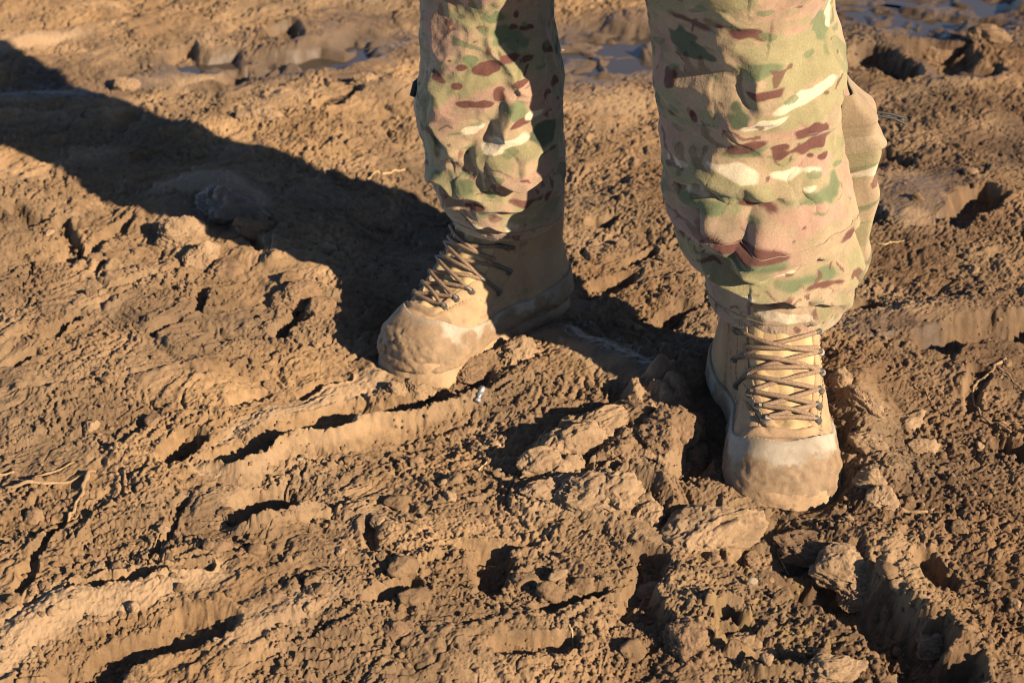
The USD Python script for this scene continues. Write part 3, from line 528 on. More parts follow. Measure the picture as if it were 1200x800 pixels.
FOLD_R = [(fa(RIGHT, (846, 185), (852, 100), (862, 0)), .045, .022, .009), (fa(RIGHT, (985, 276), (890, 272), (800, 266)), .040, .007, .011), (fa(RIGHT, (915, 208), (850, 196), (785, 200)), .022, .008, .013), (fa(RIGHT, (868, 288), (882, 250), (910, 212)), .020, .007, .012), (fa(RIGHT, (848, 122), (876, 102), (884, 50)), .024, .009, .011), (fa(RIGHT, (842, 238), (815, 228), (798, 222)), .014, .007, .009),
          (fa(RIGHT, (940, 232), (950, 190)), .010, .005, .005), (fa(RIGHT, (925, 215), (955, 165)), .012, .006, .004), (fa(RIGHT, (975, 338), (925, 322), (870, 306), (822, 296)), .016, .006, .013), (fa(RIGHT, (985, 332), (965, 345), (940, 352)), .009, .005, .010), (fa(RIGHT, (832, 250), (842, 205)), .012, .006, .007), (fa(RIGHT, (780, 110), (830, 95)), .02, .010, .006), (fa(RIGHT, (980, 150), (940, 135)), .014, .007, .004)]
FOLD_L = [(fa(LEFT, (552, 194), (588, 150), (602, 112)), .020, .007, .014), (fa(LEFT, (660, 184), (622, 193), (582, 206)), .020, .007, .014), (fa(LEFT, (655, 232), (610, 238), (560, 246)), .018, .009, .010), (fa(LEFT, (565, 224), (535, 222), (502, 210)), .014, .006, .010), (fa(LEFT, (528, 180), (512, 140), (508, 90)), .018, .009, .009), (fa(LEFT, (600, 268), (570, 262), (540, 258)), .009, .004, .007),
          (fa(LEFT, (612, 95), (590, 75), (575, 40)), .014, .008, .005), (fa(LEFT, (655, 150), (625, 160), (600, 180)), .014, .007, .009), (fa(LEFT, (650, 95), (640, 50)), .014, .008, .006), (fa(LEFT, (540, 245), (525, 255)), .010, .005, .006)]
cloth = usdkit.material(stage, '/World/Looks/camouflage_cloth', {
    'tc': ('texture_coordinate', {}), 'at': ('attribute', {'attribute': 'dye'}), 'n1': ('noise_texture', {'scale': 500.0, 'detail': 3.0, 'roughness': .7}), 'n2': ('noise_texture', {'scale': 40.0, 'detail': 5.0, 'roughness': .6}),
    'mp': ('mapping', {'scale': (1, 1, .25)}), 'n3': ('noise_texture', {'scale': 700.0, 'detail': 2.0}), 'mp2': ('mapping', {'scale': (.25, .25, 1)}), 'n4': ('noise_texture', {'scale': 700.0, 'detail': 2.0}),
    'r1': ('rgb_ramp', {'ramp': [(.25, (.80, .80, .80)), (.75, (1.15, 1.15, 1.15))]}), 'm1': ('mix_color', {'blend_type': 'multiply', 'fac': 1.0}),
    'r2': ('rgb_ramp', {'ramp': [(.3, (.85, .84, .82)), (.7, (1.08, 1.08, 1.08))]}), 'm2': ('mix_color', {'blend_type': 'multiply', 'fac': .8}),
    'ad': ('math', {'math_type': 'add'}), 'b1': ('bump', {'strength': .35, 'distance': .0006}), 'b2': ('bump', {'strength': .5, 'distance': .004}),
    'p': ('principled_bsdf', {'roughness': .85, 'specular_ior_level': .2, 'diffuse_roughness': .5, 'sheen_weight': .12, 'sheen_roughness': .5})},
    [('tc.object', 'n1.vector'), ('tc.object', 'n2.vector'), ('tc.object', 'mp.vector'), ('mp.vector', 'n3.vector'), ('tc.object', 'mp2.vector'), ('mp2.vector', 'n4.vector'), ('n3.fac', 'ad.value1'), ('n4.fac', 'ad.value2'), ('n1.fac', 'r1.fac'), ('n2.fac', 'r2.fac'), ('at.color', 'm1.a'), ('r1.color', 'm1.b'), ('m1.result', 'm2.a'), ('r2.color', 'm2.b'),
     ('m2.result', 'p.base_color'), ('ad.value', 'b1.height'), ('n2.fac', 'b2.height'), ('b2.normal', 'b1.normal'), ('b1.normal', 'p.normal')], surface='p.BSDF')
def make_leg(L, ztop, folds, seed, inner, blobs, nz=330, nt=440, hemz=None):
    G = drape(L, ztop, folds, seed, inner, nz, nt); N = grid_normals(G)
    th = np.arange(nt) * 2 * np.pi / nt - np.pi; TH = np.broadcast_to(th, (nz, nt)); zr = np.broadcast_to(np.linspace(L.z0, ztop, nz)[:, None], (nz, nt))
    s = TH * .085
    if hemz is not None:                                              # the knee panel ends in a hem that stands proud of the cloth below
        d = zr - (hemz - .004 * np.sin(TH * 1.0) + .001 * n2(s, zr * 0, .03, 8)); front = sstep(1.75, 1.55, np.abs(TH))
        G = G + N * (front * (.0062 * sstep(-.0010, .0012, d) * sstep(.10, .02, d) - .0012 * np.exp(-((d - .0085) / .0013) ** 2)))[..., None]
    col = camo(L, TH, G[..., 2] * .7 + zr * .3 if blobs else zr, blobs, seed)
    return G, col, TH, zr
GR, CR, TR, ZR = make_leg(RIGHT, .52, FOLD_R, 1, inR, BL_R, hemz=to_leg(RIGHT, 890, 266)[1])
GL, CL, TL, ZL = make_leg(LEFT, .48, FOLD_L, 4, inL, BL_L)
def upper_leg(L, z0, seed, nz=60, nt=110):
    th = np.arange(nt) * 2 * np.pi / nt - np.pi; z = np.linspace(z0, .93, nz); TH, ZZ = np.meshgrid(th, z); r = L.aw(np.clip(z, 0, .88))[:, None] * (1 + .04 * n2(TH * .09, ZZ, .09, seed) * sstep(0, .05, z - z0)[:, None])
    return np.stack([L.cx(np.clip(z, 0, .88))[:, None] + r * np.sin(TH), L.cy(np.clip(z, 0, .88))[:, None] - r * 1.12 * np.cos(TH), ZZ], -1), camo(L, TH, ZZ, [], seed + 2)
def hem_ring(G, C):
    """The turned-in edge at the bottom of a leg."""
    e = G[0]; c = e.mean(0); rows = [e, e + (c - e) * [.05, .05, 0] + [0, 0, -.0015], e + (c - e) * [.09, .09, 0] + [0, 0, .002], e + (c - e) * [.09, .09, 0] + [0, 0, .03]]
    return np.stack(rows[::-1]), np.stack([C[0]] * 4)
def pelvis():
    rows = []; nt = 110; th = np.arange(nt) * 2 * np.pi / nt - np.pi; zz = np.linspace(.80, 1.06, 20)
    for z in zz:
        k = (z - .80) / .26; rows.append(np.stack([.105 + (.185 - .035 * k) * np.sin(th), 1.70 - (.125 - .01 * k) * np.cos(th), 0 * th + z], -1))
    G = np.array(rows); return G, camo(RIGHT, np.broadcast_to(th, G.shape[:2]) * 2, np.broadcast_to(zz[:, None], G.shape[:2]), [], 6)
pieces = []; dye = []
for G, C in ((GR, CR), (GL, CL), upper_leg(RIGHT, .505, 2), upper_leg(LEFT, .465, 5), hem_ring(GR, CR), hem_ring(GL, CL), pelvis()):
    pieces.append(((G - PO).reshape(-1, 3), grid_faces(*G.shape[:2]))); dye.append(C.reshape(-1, 3))
tv, tf = joined(pieces)
trousers = obj('trousers', (tv, tf), cloth, person, colors={'dye': np.vstack(dye)}).GetPrim()
# cargo pocket on the outside of the calf: a pouch over the cloth, with its flap and pull cords
def pocket(G, TH, ZR, t0, t1, z0, z1, depth, L, seed):
    jt = np.nonzero((TH[0] > t0) & (TH[0] < t1))[0]; iz = np.nonzero((ZR[:, 0] > z0) & (ZR[:, 0] < z1))[0]; sub = ndimage.gaussian_filter(G, (9, 9, 0), mode=('nearest', 'wrap', 'nearest'))[np.ix_(iz, jt)]
    N = ndimage.gaussian_filter(grid_normals(G), (14, 14, 0), mode=('nearest', 'wrap', 'nearest'))[np.ix_(iz, jt)]; N /= np.linalg.norm(N, axis=-1, keepdims=True)
    u = np.linspace(-1, 1, len(jt))[None]; v = np.linspace(0, 1, len(iz))[:, None]
    edge = np.clip(1 - np.abs(u) ** 26, 0, 1) ** .5 * np.clip(1 - np.abs(2 * v - 1) ** 14, 0, 1) ** .5
    off = (-.003 + (depth * np.interp(v, [0, .15, .35, .62, .85, 1], [.15, .35, .62, 1, .95, .45]) + .0022 * n2(u * .05 + 0 * v, v * .2 + 0 * u, .035, 9, 1.4, .4)) * edge)
    th = TH[np.ix_(iz, jt)]; return sub + N * off[..., None], camo(L, th + 3, ZR[np.ix_(iz, jt)], [], seed), (sub, N)
PK, PC, _b = pocket(GR, TR, ZR, math.radians(66), math.radians(140), ZR[0, 0] + .028, to_leg(RIGHT, 990, 118)[1], .030, RIGHT, 3)
obj('cargo_pocket', ((PK - PO).reshape(-1, 3), grid_faces(*PK.shape[:2], closed=False)), cloth, trousers, colors={'dye': (PC * .8 + TAN * .16).reshape(-1, 3)})

def patch(P, N, off, thick):
    """A sheet of cloth over a grid of points, with both faces and its edge."""
    A = P + N * off[..., None]; B = A - N * thick; nz, nt = A.shape[:2]; f = grid_faces(nz, nt, closed=False); n = nz * nt; idx = np.arange(n).reshape(nz, nt)
    rim = np.concatenate([idx[0, :-1], idx[:-1, -1], idx[-1, :0:-1], idx[:0:-1, 0]]); nxt = np.roll(rim, -1)
    return np.vstack([(A - PO).reshape(-1, 3), (B - PO).reshape(-1, 3)]), np.vstack([f, f[:, ::-1] + n, np.c_[rim, rim + n, nxt + n], np.c_[rim, nxt + n, nxt]])
nz_, nt_ = PK.shape[:2]; a0 = int(nz_ * .70); a1 = nz_ - 2; b1_ = int(nt_ * .62)
fu = np.linspace(0, 1, b1_)[None]; fv = np.linspace(0, 1, a1 - a0)[:, None]; base = PK[a0:a1, :b1_]; nn_ = _b[1][a0:a1, :b1_]
flap_off = .0045 + .008 * (1 - fv) ** 1.5 * np.exp(-((fu - .55) / .35) ** 2) + .002 * np.sin(fu * 9)
fm = patch(base + np.array([0, 0, -.004]) * (1 - fv[..., None]), nn_, flap_off, .0028); fc = camo(RIGHT, TR[:a1 - a0, :b1_] + 1.5, ZR[a0:a1, :b1_], [], 5).reshape(-1, 3) * .15 + TAN * .75
obj('pocket_flap', fm, cloth, trousers, colors={'dye': np.vstack([fc, fc])})
ctr = PK[int(nz_ * .74), int(nt_ * .45)] - PO
for k in (0, 1): obj('pull_cord', tube(np.array([ctr + [-.004, -.004, .004 * k], ctr + [.012, -.006, .004 * k + .001], ctr + [.026, -.007, -.001 + .004 * k], ctr + [.040, -.007, -.007 + .006 * k]]), .0014, 7), DARKIN, trousers)
lx, lz = on_plane(487, 105, 1.76); obj('adjuster_tab', tube(np.array([[lx + .012, 1.775, lz + .012], [lx + .001, 1.765, lz + .004], [lx - .004, 1.76, lz - .008]]) - PO, [.004, .005, .003], 8), DARKIN, trousers)
# seams: a line of thread above each hem and down the outer side
CTHREAD = usdkit.material(stage, '/World/Looks/cloth_thread', {'p': ('principled_bsdf', {'base_color': (.20, .15, .09), 'roughness': .9})}, [], surface='p.BSDF')
def seam_line(G, N, ij, name='seam'):
    q = np.array([G[i, j] + N[i, j] * .0005 for i, j in ij]) - PO; obj(name, tube(q, .00045, 5), CTHREAD, trousers)
NR, NL = grid_normals(GR), grid_normals(GL)
for G, N in ((GR, NR), (GL, NL)): seam_line(G, N, [(13, j) for j in range(70, 371, 2)], 'hem_stitching')
hz = to_leg(RIGHT, 890, 266)[1]
seam_line(GR, NR, [(int(np.argmin(np.abs(ZR[:, 0] - (hz + .0085 - .004 * math.sin(TR[0, j] * 1.0))))), j) for j in range(130, 330, 2)], 'panel_stitching')

# ------------------------------------------------------------------ the body inside the clothes, and the jacket above the frame
def skeleton(bones, edge, iters=8):
    parts = []
    for (p, rp), (q, rq) in bones:
        s_ = [manifold3d.Manifold.sphere(r_, 20).translate([float(k) for k in c]) for c, r_ in ((p, rp), (q, rq))]; parts.append(manifold3d.Manifold.batch_hull(s_))
    m = manifold3d.Manifold.batch_boolean(parts, manifold3d.OpType.Add).refine_to_length(edge).to_mesh(); t = trimesh.Trimesh(m.vert_properties[:, :3], m.tri_verts); trimesh.smoothing.filter_taubin(t, iterations=iters); return t
SKIN = usdkit.material(stage, '/World/Looks/skin', {'p': ('principled_bsdf', {'base_color': (.42, .25, .18), 'roughness': .55, 'subsurface_weight': .1})}, [], surface='p.BSDF')
HAIR = usdkit.material(stage, '/World/Looks/hair', {'p': ('principled_bsdf', {'base_color': (.03, .02, .015), 'roughness': .6})}, [], surface='p.BSDF')
V = lambda *k: np.array(k, float) - PO
knR, knL, hpR, hpL = V(.222, 1.60, .48), V(-.03, 1.755, .47), V(.19, 1.70, .88), V(.02, 1.71, .88); anR, anL = V(.271, 1.61, .09), V(.0, 1.798, .09); toR, toL = V(.273, 1.50, .022), V(-.062, 1.737, .022)
pel, chest, neck, head = V(.105, 1.70, .95), V(.105, 1.70, 1.32), V(.105, 1.69, 1.50), V(.105, 1.66, 1.63)
bones = []
for kn, hp, an, to in ((knR, hpR, anR, toR), (knL, hpL, anL, toL)): bones += [((an, .036), (kn, .048)), ((kn, .050), (hp, .075)), ((an, .032), (to, .014)), ((hp, .085), (pel, .10))]
bones += [((pel, .115), (chest, .13)), ((chest, .07), (neck, .055)), ((neck, .055), (head, .06)), ((head + [0, .012, .02], .085), (head + [0, -.02, -.055], .052)), ((head + [0, -.085, -.01], .012), (head + [0, -.075, .03], .012))]
arm_bones = []
for sg in (-1, 1):
    sh, el, wr = chest + [sg * .19, 0, .10], chest + [sg * .25, .02, -.19], chest + [sg * .25, -.06, -.43]; arm_bones += [((sh, .055), (el, .042)), ((el, .040), (wr, .027))]
    pm = wr + [0, -.02, -.075]; bones += [((chest + [0, 0, .08], .07), (sh, .055)), ((wr, .026), (pm + [0, .02, 0], .020)), ((wr, .024), (pm + [0, -.022, 0], .018))]
    for f_ in range(4):
        b_ = pm + [0, -.030 + .020 * f_, -.005]; ln = (.068, .078, .074, .058)[f_]; k1 = b_ + [-sg * .006, -.004, -ln * .5]; bones += [((b_, .0095), (k1, .0088)), ((k1, .0088), (k1 + [-sg * .016, -.004, -ln * .45], .0075))]
    tb = wr + [-sg * .006, -.035, -.035]; bones += [((tb, .012), (tb + [-sg * .012, -.025, -.035], .0095)), ((tb + [-sg * .012, -.025, -.035], .0095), (tb + [-sg * .018, -.028, -.062], .008))]
bones += arm_bones
obj('body', skeleton(bones, .018), SKIN, person)
jk = skeleton([((pel + [0, 0, -.02], .150), (chest, .165)), ((chest, .10), (neck + [0, 0, -.02], .066))] + [((chest + [0, 0, .08], .10), (chest + [s_ * .19, 0, .10], .072)) for s_ in (-1, 1)] + [((p_, a_ + .018), (q_, b2_ + .016)) for (p_, a_), (q_, b2_) in arm_bones], .020)
jv = np.array(jk.vertices); obj('jacket', jk, cloth, person, colors={'dye': camo(RIGHT, (jv[:, 0] * 1.3 + jv[:, 1])[:, None] / .085, jv[:, 2:3], [], 8)[:, 0]})
hr = trimesh.creation.icosphere(3, .096); hv = np.array(hr.vertices); hv = hv[:, :] * [.92, 1.05, .95] + head + [0, .022, .040]; hr.vertices = hv; obj('hair', hr, HAIR, person)

# ------------------------------------------------------------------ things on the ground
def clod_mesh(seed, sx, sy, sz, sub=4, rough=1.0, ribs=0.0):
    m = trimesh.creation.icosphere(sub, 1.0); p = np.array(m.vertices); o = np.array([seed * 3.17, seed * 1.31, seed * 7.7])
    w = p + .35 * np.stack([meshkit.fbm(p * 1.6 + o + k * 9.1, 2, seed + k) - .5 for k in range(3)], 1)
    pl = np.random.default_rng(seed).normal(size=(13, 3)); pl /= np.linalg.norm(pl, axis=1, keepdims=True); dk = np.random.default_rng(seed + 1).uniform(.72, 1.08, 13)
    wn = w / np.linalg.norm(w, axis=1, keepdims=True); blk = 1 / (((np.maximum(wn @ pl.T, .02) / dk) ** 14).sum(1) ** (1 / 14))
    r = .93 * np.minimum(blk, 1.3) + .42 * rough * (1.0 * (meshkit.fbm(w * 1.7 + o, 3, seed) - .5) + .45 * (.45 - np.abs(meshkit.noise(w * 3.1 + o, seed + 9) * 2 - 1)) + .26 * (.4 - np.abs(meshkit.noise(w * 7.3 + o, seed + 19) * 2 - 1)) + .20 * (meshkit.fbm(w * 9 + o, 3, seed + 4) - .5))
    if ribs: r += ribs * np.abs(np.sin((w[:, 0] * .7 + w[:, 2] * .9 + .3 * w[:, 1]) * 7 + seed))
    if sub >= 4: r += .08 * (meshkit.noise(p * 22 + o, seed + 3) - .5) + .05 * (meshkit.noise(p * 45 + o, seed + 5) - .5)
    p = p * r[:, None]; p[:, 2] = np.maximum(p[:, 2], -.45) ; return p * [sx, sy, sz], np.array(m.faces)
def clod_look(name, a, b, rough=.9):
    return usdkit.material(stage, '/World/Looks/' + name, {
        'tc': ('geometry', {}), 'n1': ('noise_texture', {'scale': 35.0, 'detail': 6.0, 'roughness': .65}), 'n2': ('noise_texture', {'scale': 420.0, 'detail': 5.0, 'roughness': .7}), 'r': ('rgb_ramp', {'ramp': [(.3, a), (.68, b)]}),
        'r2': ('rgb_ramp', {'ramp': [(.25, (.7, .68, .66)), (.75, (1.25, 1.24, 1.2))]}), 'm': ('mix_color', {'blend_type': 'multiply', 'fac': .8}), 'b': ('bump', {'strength': .7, 'distance': .0025}),
        'p': ('principled_bsdf', {'roughness': rough, 'specular_ior_level': .25, 'diffuse_roughness': .5})},
        [('tc.position', 'n1.vector'), ('tc.position', 'n2.vector'), ('n1.fac', 'r.fac'), ('n2.fac', 'r2.fac'), ('r.color', 'm.a'), ('r2.color', 'm.b'), ('m.result', 'p.base_color'), ('n2.fac', 'b.height'), ('b.normal', 'p.normal')], surface='p.BSDF')
C_PALE = clod_look('pale_clay', (.165, .107, .061), (.275, .186, .112)); C_BROWN = clod_look('brown_clay', (.115, .070, .040), (.20, .128, .074)); C_SOIL = clod_look('soil', (.10, .062, .034), (.185, .118, .066)); C_WET = clod_look('damp_clay', (.10, .072, .052), (.17, .125, .092), .28)
# (u, v), size in metres (long, across, high), turn in degrees, look, ribs, label
CLODS = [
    ((648, 534), (.038, .028, .026), 30, C_PALE, .03, 'pale blocky clod at the left rim of the churned heap between the boots'), ((682, 522), (.036, .026, .026), 20, C_PALE, .05, 'pale clod with a flat lit face, second along the churned heap'),
    ((706, 502), (.046, .022, .026), 25, C_PALE, .06, 'long ledge of pale mud across the top of the churned heap'), ((728, 532), (.030, .026, .022), 60, C_BROWN, .03, 'brown lump in the middle of the churned heap'),
    ((742, 482), (.036, .022, .022), 35, C_BROWN, .04, 'rough brown clod just in front of the smooth mud log'), ((794, 484), (.032, .030, .034), 10, C_BROWN, .03, 'tall dark clod with a lit crest beside the left edge of the laced front boot'),
    ((776, 512), (.026, .026, .024), 80, C_BROWN, .0, 'dark crumbly clod in the shade below the tall clod'), ((815, 525), (.018, .022, .024), 0, C_BROWN, .05, 'dark upright slab wedged against the side of the front boot'),
    ((655, 572), (.030, .018, .018), 10, C_PALE, .03, 'small pale block at the lower left corner of the churned heap'), ((690, 578), (.032, .020, .020), 5, C_PALE, .08, 'pale block in the lower edge of the churned heap, left of the ribbed one'), ((726, 583), (.028, .022, .022), 30, C_PALE, .10, 'ribbed pale block in the lower edge of the churned heap'),
    ((756, 596), (.024, .022, .022), 60, C_PALE, .05, 'rounded block at the right end of the lower edge of the churned heap'), ((835, 622), (.046, .030, .026), 40, C_PALE, .10, 'large folded clod with curved ribs in front of the toe of the front boot'), ((800, 628), (.022, .018, .016), 0, C_PALE, .0, 'small round clod left of the large folded clod'),
    ((893, 642), (.024, .018, .016), 0, C_BROWN, .04, 'shaded brown clod under the toe of the front boot'), ((948, 638), (.028, .018, .015), -20, C_BROWN, .04, 'flat brown clod right of the shaded one below the toe'), ((985, 648), (.030, .022, .018), -30, C_PALE, .05, 'pale cracked clod above the deep print at lower right'),
    ((1008, 668), (.022, .018, .018), 0, C_PALE, .0, 'small pale clod at the upper end of the deep print at lower right'), ((1010, 465), (.014, .026, .015), 12, C_PALE, .08, 'pale ribbed clod squeezed up beside the ankle of the front boot'), ((1014, 512), (.015, .020, .014), 30, C_PALE, .04, 'pale clod beside the vamp of the front boot'),
    ((1020, 550), (.014, .018, .013), 0, C_PALE, .05, 'pale clod beside the rubber toe of the front boot, upper'), ((1034, 580), (.016, .013, .012), 50, C_PALE, .03, 'pale clod beside the rubber toe of the front boot, lower'), ((1070, 490), (.020, .014, .014), 30, C_PALE, .0, 'pointed pale clod alone on the fine soil right of the front boot'),
    ((1080, 521), (.016, .013, .011), 0, C_PALE, .0, 'small pale crumbly clod below the pointed one'), ((606, 412), (.030, .024, .022), 20, C_PALE, .03, 'smooth round lump under the instep of the turned boot'), ((548, 428), (.022, .016, .014), 20, C_BROWN, .0, 'small brown clod against the sole of the turned boot'),
    ((490, 448), (.016, .013, .012), 0, C_PALE, .0, 'small pale clod under the toe of the turned boot, right one'), ((466, 452), (.013, .012, .010), 0, C_PALE, .0, 'small pale clod under the toe of the turned boot, left one'),
    ((262, 238), (.060, .036, .032), -20, C_WET, .04, 'shiny damp clod lying in the long shadow'), ((292, 262), (.030, .026, .026), 40, C_BROWN, .03, 'dark clod at the right end of the shiny damp clod'), ((212, 268), (.030, .024, .022), 0, C_PALE, .0, 'sunlit clod at the lower edge of the long shadow'), ((236, 296), (.026, .022, .020), 60, C_PALE, .0, 'sunlit clod below the one at the edge of the long shadow'), ((262, 318), (.020, .018, .016), 0, C_BROWN, .0, 'small brown clod under the sunlit pair by the long shadow'),
    ((348, 338), (.030, .022, .018), 20, C_BROWN, .0, 'flat crumbling clod at the tip of the sunlit bank left of the turned boot'), ((375, 352), (.026, .020, .020), 0, C_BROWN, .0, 'crumbling clod next to the shadow left of the turned boot'), ((445, 262), (.014, .012, .010), 0, C_BROWN, .0, 'lone small clod in the long shadow near the trousers'),
    ((872, 742), (.020, .014, .012), 20, C_PALE, .0, 'smooth pale pellet in the tread print at the bottom, upper one'), ((900, 758), (.016, .012, .010), 0, C_PALE, .0, 'smooth pale pellet in the tread print at the bottom, middle one'), ((915, 780), (.015, .013, .012), 0, C_BROWN, .0, 'smooth brown pellet in the tread print at the bottom'), ((975, 786), (.026, .016, .014), 10, C_PALE, .0, 'flat pale clod at the bottom edge left of the deep print'), ((800, 745), (.020, .024, .015), 0, C_BROWN, .0, 'rounded brown clod left of the tread print at the bottom'),
    ((1095, 745), (.018, .016, .014), 0, C_PALE, .0, 'pale clod on the right rim of the deep print at lower right'), ((480, 735), (.024, .020, .012), 30, C_BROWN, .0, 'flat brown clod right of the pale ridge at lower left'), ((405, 120), (.036, .026, .022), 0, C_BROWN, .0, 'brown clod left of the trousers near the wet patches'), ((430, 95), (.026, .022, .018), 0, C_PALE, .0, 'pale clod beside the blue wet patch at the top'), ((310, 128), (.034, .022, .018), 0, C_PALE, .0, 'pale clod above the long shadow'), ((148, 95), (.030, .024, .02), 0, C_PALE, .0, 'pale clod near the pale bank at upper left'),
    ((1155, 45), (.034, .03, .024), 0, C_BROWN, .0, 'dark clod at the upper right between the puddles'), ((1092, 50), (.04, .03, .02), 0, C_BROWN, .0, 'brown clod on the rim of the water-filled print'), ((985, 440), (.014, .018, .014), 0, C_PALE, .0, 'little pale clod touching the heel side of the front boot'),
]
for k, ((u, v), (sx, sy, sz), rot, look, ribs, label) in enumerate(CLODS):
    p = at(u, v + 4); z = ground_z(p[0], p[1])
    p = at(u, v + 4, max(z, 0)); z = ground_z(p[0], p[1])
    m = obj('mud_clod', (lambda vf: (vf[0] @ np.array([[math.cos(math.radians(rot)), math.sin(math.radians(rot)), 0], [-math.sin(math.radians(rot)), math.cos(math.radians(rot)), 0], [0, 0, 1]]) + [p[0], p[1], z - .28 * sz], vf[1]))(clod_mesh(11 + k, sx, sy, sz, 5 if max(sx, sy) > .02 else 4, 1.0, ribs)), look)
    tag(m, label, 'clod')
# small loose clods, scattered, each of its own shape
_g = np.random.default_rng(77)
def foot_free(x, y): return float(boot_press(np.array([x]), np.array([y]))[0]) < .02
MARKS = [((650, 545), 'the churned heap'), ((925, 560), 'the toe of the front boot'), ((470, 405), 'the toe of the turned boot'), ((560, 467), 'the litter scrap'), ((312, 600), 'the round hole'), ((360, 490), 'the long thin ridge'), ((130, 720), 'the pale ridge at lower left'), ((70, 575), 'the tangle of roots'), ((1030, 720), 'the deep print'), ((890, 750), 'the tread print'), ((1155, 465), 'the curved twig'), ((1130, 395), 'the dark hollow at the right edge'), ((1085, 240), 'the wet plate at the right'), ((225, 280), 'the sunlit clods by the long shadow'), ((430, 330), 'the long shadow'), ((760, 690), 'the dark pit at bottom centre'), ((213, 537), 'the small dark pit'), ((575, 672), 'the pit at lower centre'), ((85, 290), 'the cracks at the left'), ((450, 203), 'the straw'), ((715, 300), 'the gap between the legs'), ((1110, 670), 'the curved dent'), ((480, 735), 'the flat brown clod')]
taken = set()
def whereabouts(u, v, look, far_=150):
    d, (m, nm) = min((math.hypot(u - m[0], 1.4 * (v - m[1])), (m, nm)) for m, nm in MARKS)
    if d > far_: return None
    du_, dv_ = u - m[0], 1.4 * (v - m[1]); side = ('right of' if du_ > 0 else 'left of') if abs(du_) > abs(dv_) else ('below' if dv_ > 0 else 'above')
    t = f'{look} {"just " if d < 55 else ""}{side} {nm}'; return None if t in taken else (taken.add(t) or t)
n_small = tries = 0
while n_small < 120 and tries < 6000:
    tries += 1; u, v = _g.uniform(0, 1200), 40 + 760 * _g.random() ** .9; p = at(u, v); s = float(.0055 + .0070 * _g.random() ** 2.2)
    kind = n_small % 4; words = ('dry pale crumb of mud', 'brown crumb of mud', 'earth-coloured crumb of mud', 'earth-coloured crumb of mud')[kind]
    if not foot_free(p[0], p[1]) or (480 < u < 670 and v < 380) or (750 < u < 1030 and v < 560): continue
    lab = whereabouts(u, v, ('small ', 'rather large ')[s > .0078] + words)
    if not lab: continue
    z = ground_z(p[0], p[1]); rt = _g.uniform(0, 6.28); a = np.array([[math.cos(rt), math.sin(rt), 0], [-math.sin(rt), math.cos(rt), 0], [0, 0, 1]]); vf = clod_mesh(200 + n_small, s, s * .8, s * .75, 3, 1.1)
    m = obj('small_clod', (vf[0] @ a + [p[0], p[1], z + .05 * s], vf[1]), (C_PALE, C_BROWN, C_SOIL, C_SOIL)[kind])
    tag(m, lab, 'clod', 'small loose clods scattered over the mud'); n_small += 1
# soil crumbs: far too many to count
pi = UsdGeom.PointInstancer.Define(stage, '/World/soil_crumbs'); tag(pi, 'loose soil crumbs strewn over the mud', 'soil', kind='stuff')
protos = []
for k in range(5):
    vf = clod_mesh(500 + k, 1, .85, .8, 2, 1.1); mm = usdkit.mesh(stage, f'/World/soil_crumbs/crumb{"" if not k else "_%03d" % k}', vf, (C_BROWN, C_SOIL, C_SOIL, C_BROWN, C_SOIL)[k], smooth=35); protos.append(mm.GetPath())
pi.CreatePrototypesRel().SetTargets(protos)
NC = 16000; uu, vv = _g.uniform(-40, 1240, NC), 830 * _g.random(NC) ** .85
pp = np.array([at(a, b)[:2] for a, b in zip(uu, vv)]); ki = cKDTree(np.c_[gx, gy]).query(pp)[1]
keep = (_g.random(NC) < (.12 + .88 * ggr[ki]) * (1 - .95 * gwet[ki])) & (press[ki] < .02); pp, ki = pp[keep], ki[keep]; n = len(pp)
sc = (.0008 + .0024 * _g.random(n) ** 3)
pi.CreatePositionsAttr(Vt.Vec3fArray.FromNumpy(np.c_[pp, gh[ki] + .25 * sc].astype(np.float32))); pi.CreateProtoIndicesAttr(Vt.IntArray.FromNumpy(_g.integers(0, 5, n).astype(np.int32)))
pi.CreateScalesAttr(Vt.Vec3fArray.FromNumpy(np.repeat(sc[:, None], 3, 1).astype(np.float32)))
ang = _g.uniform(0, 2 * np.pi, n); pi.CreateOrientationsAttr(Vt.QuathArray([Gf.Quath(float(math.cos(t / 2)), 0, 0, float(math.sin(t / 2))) for t in ang]))
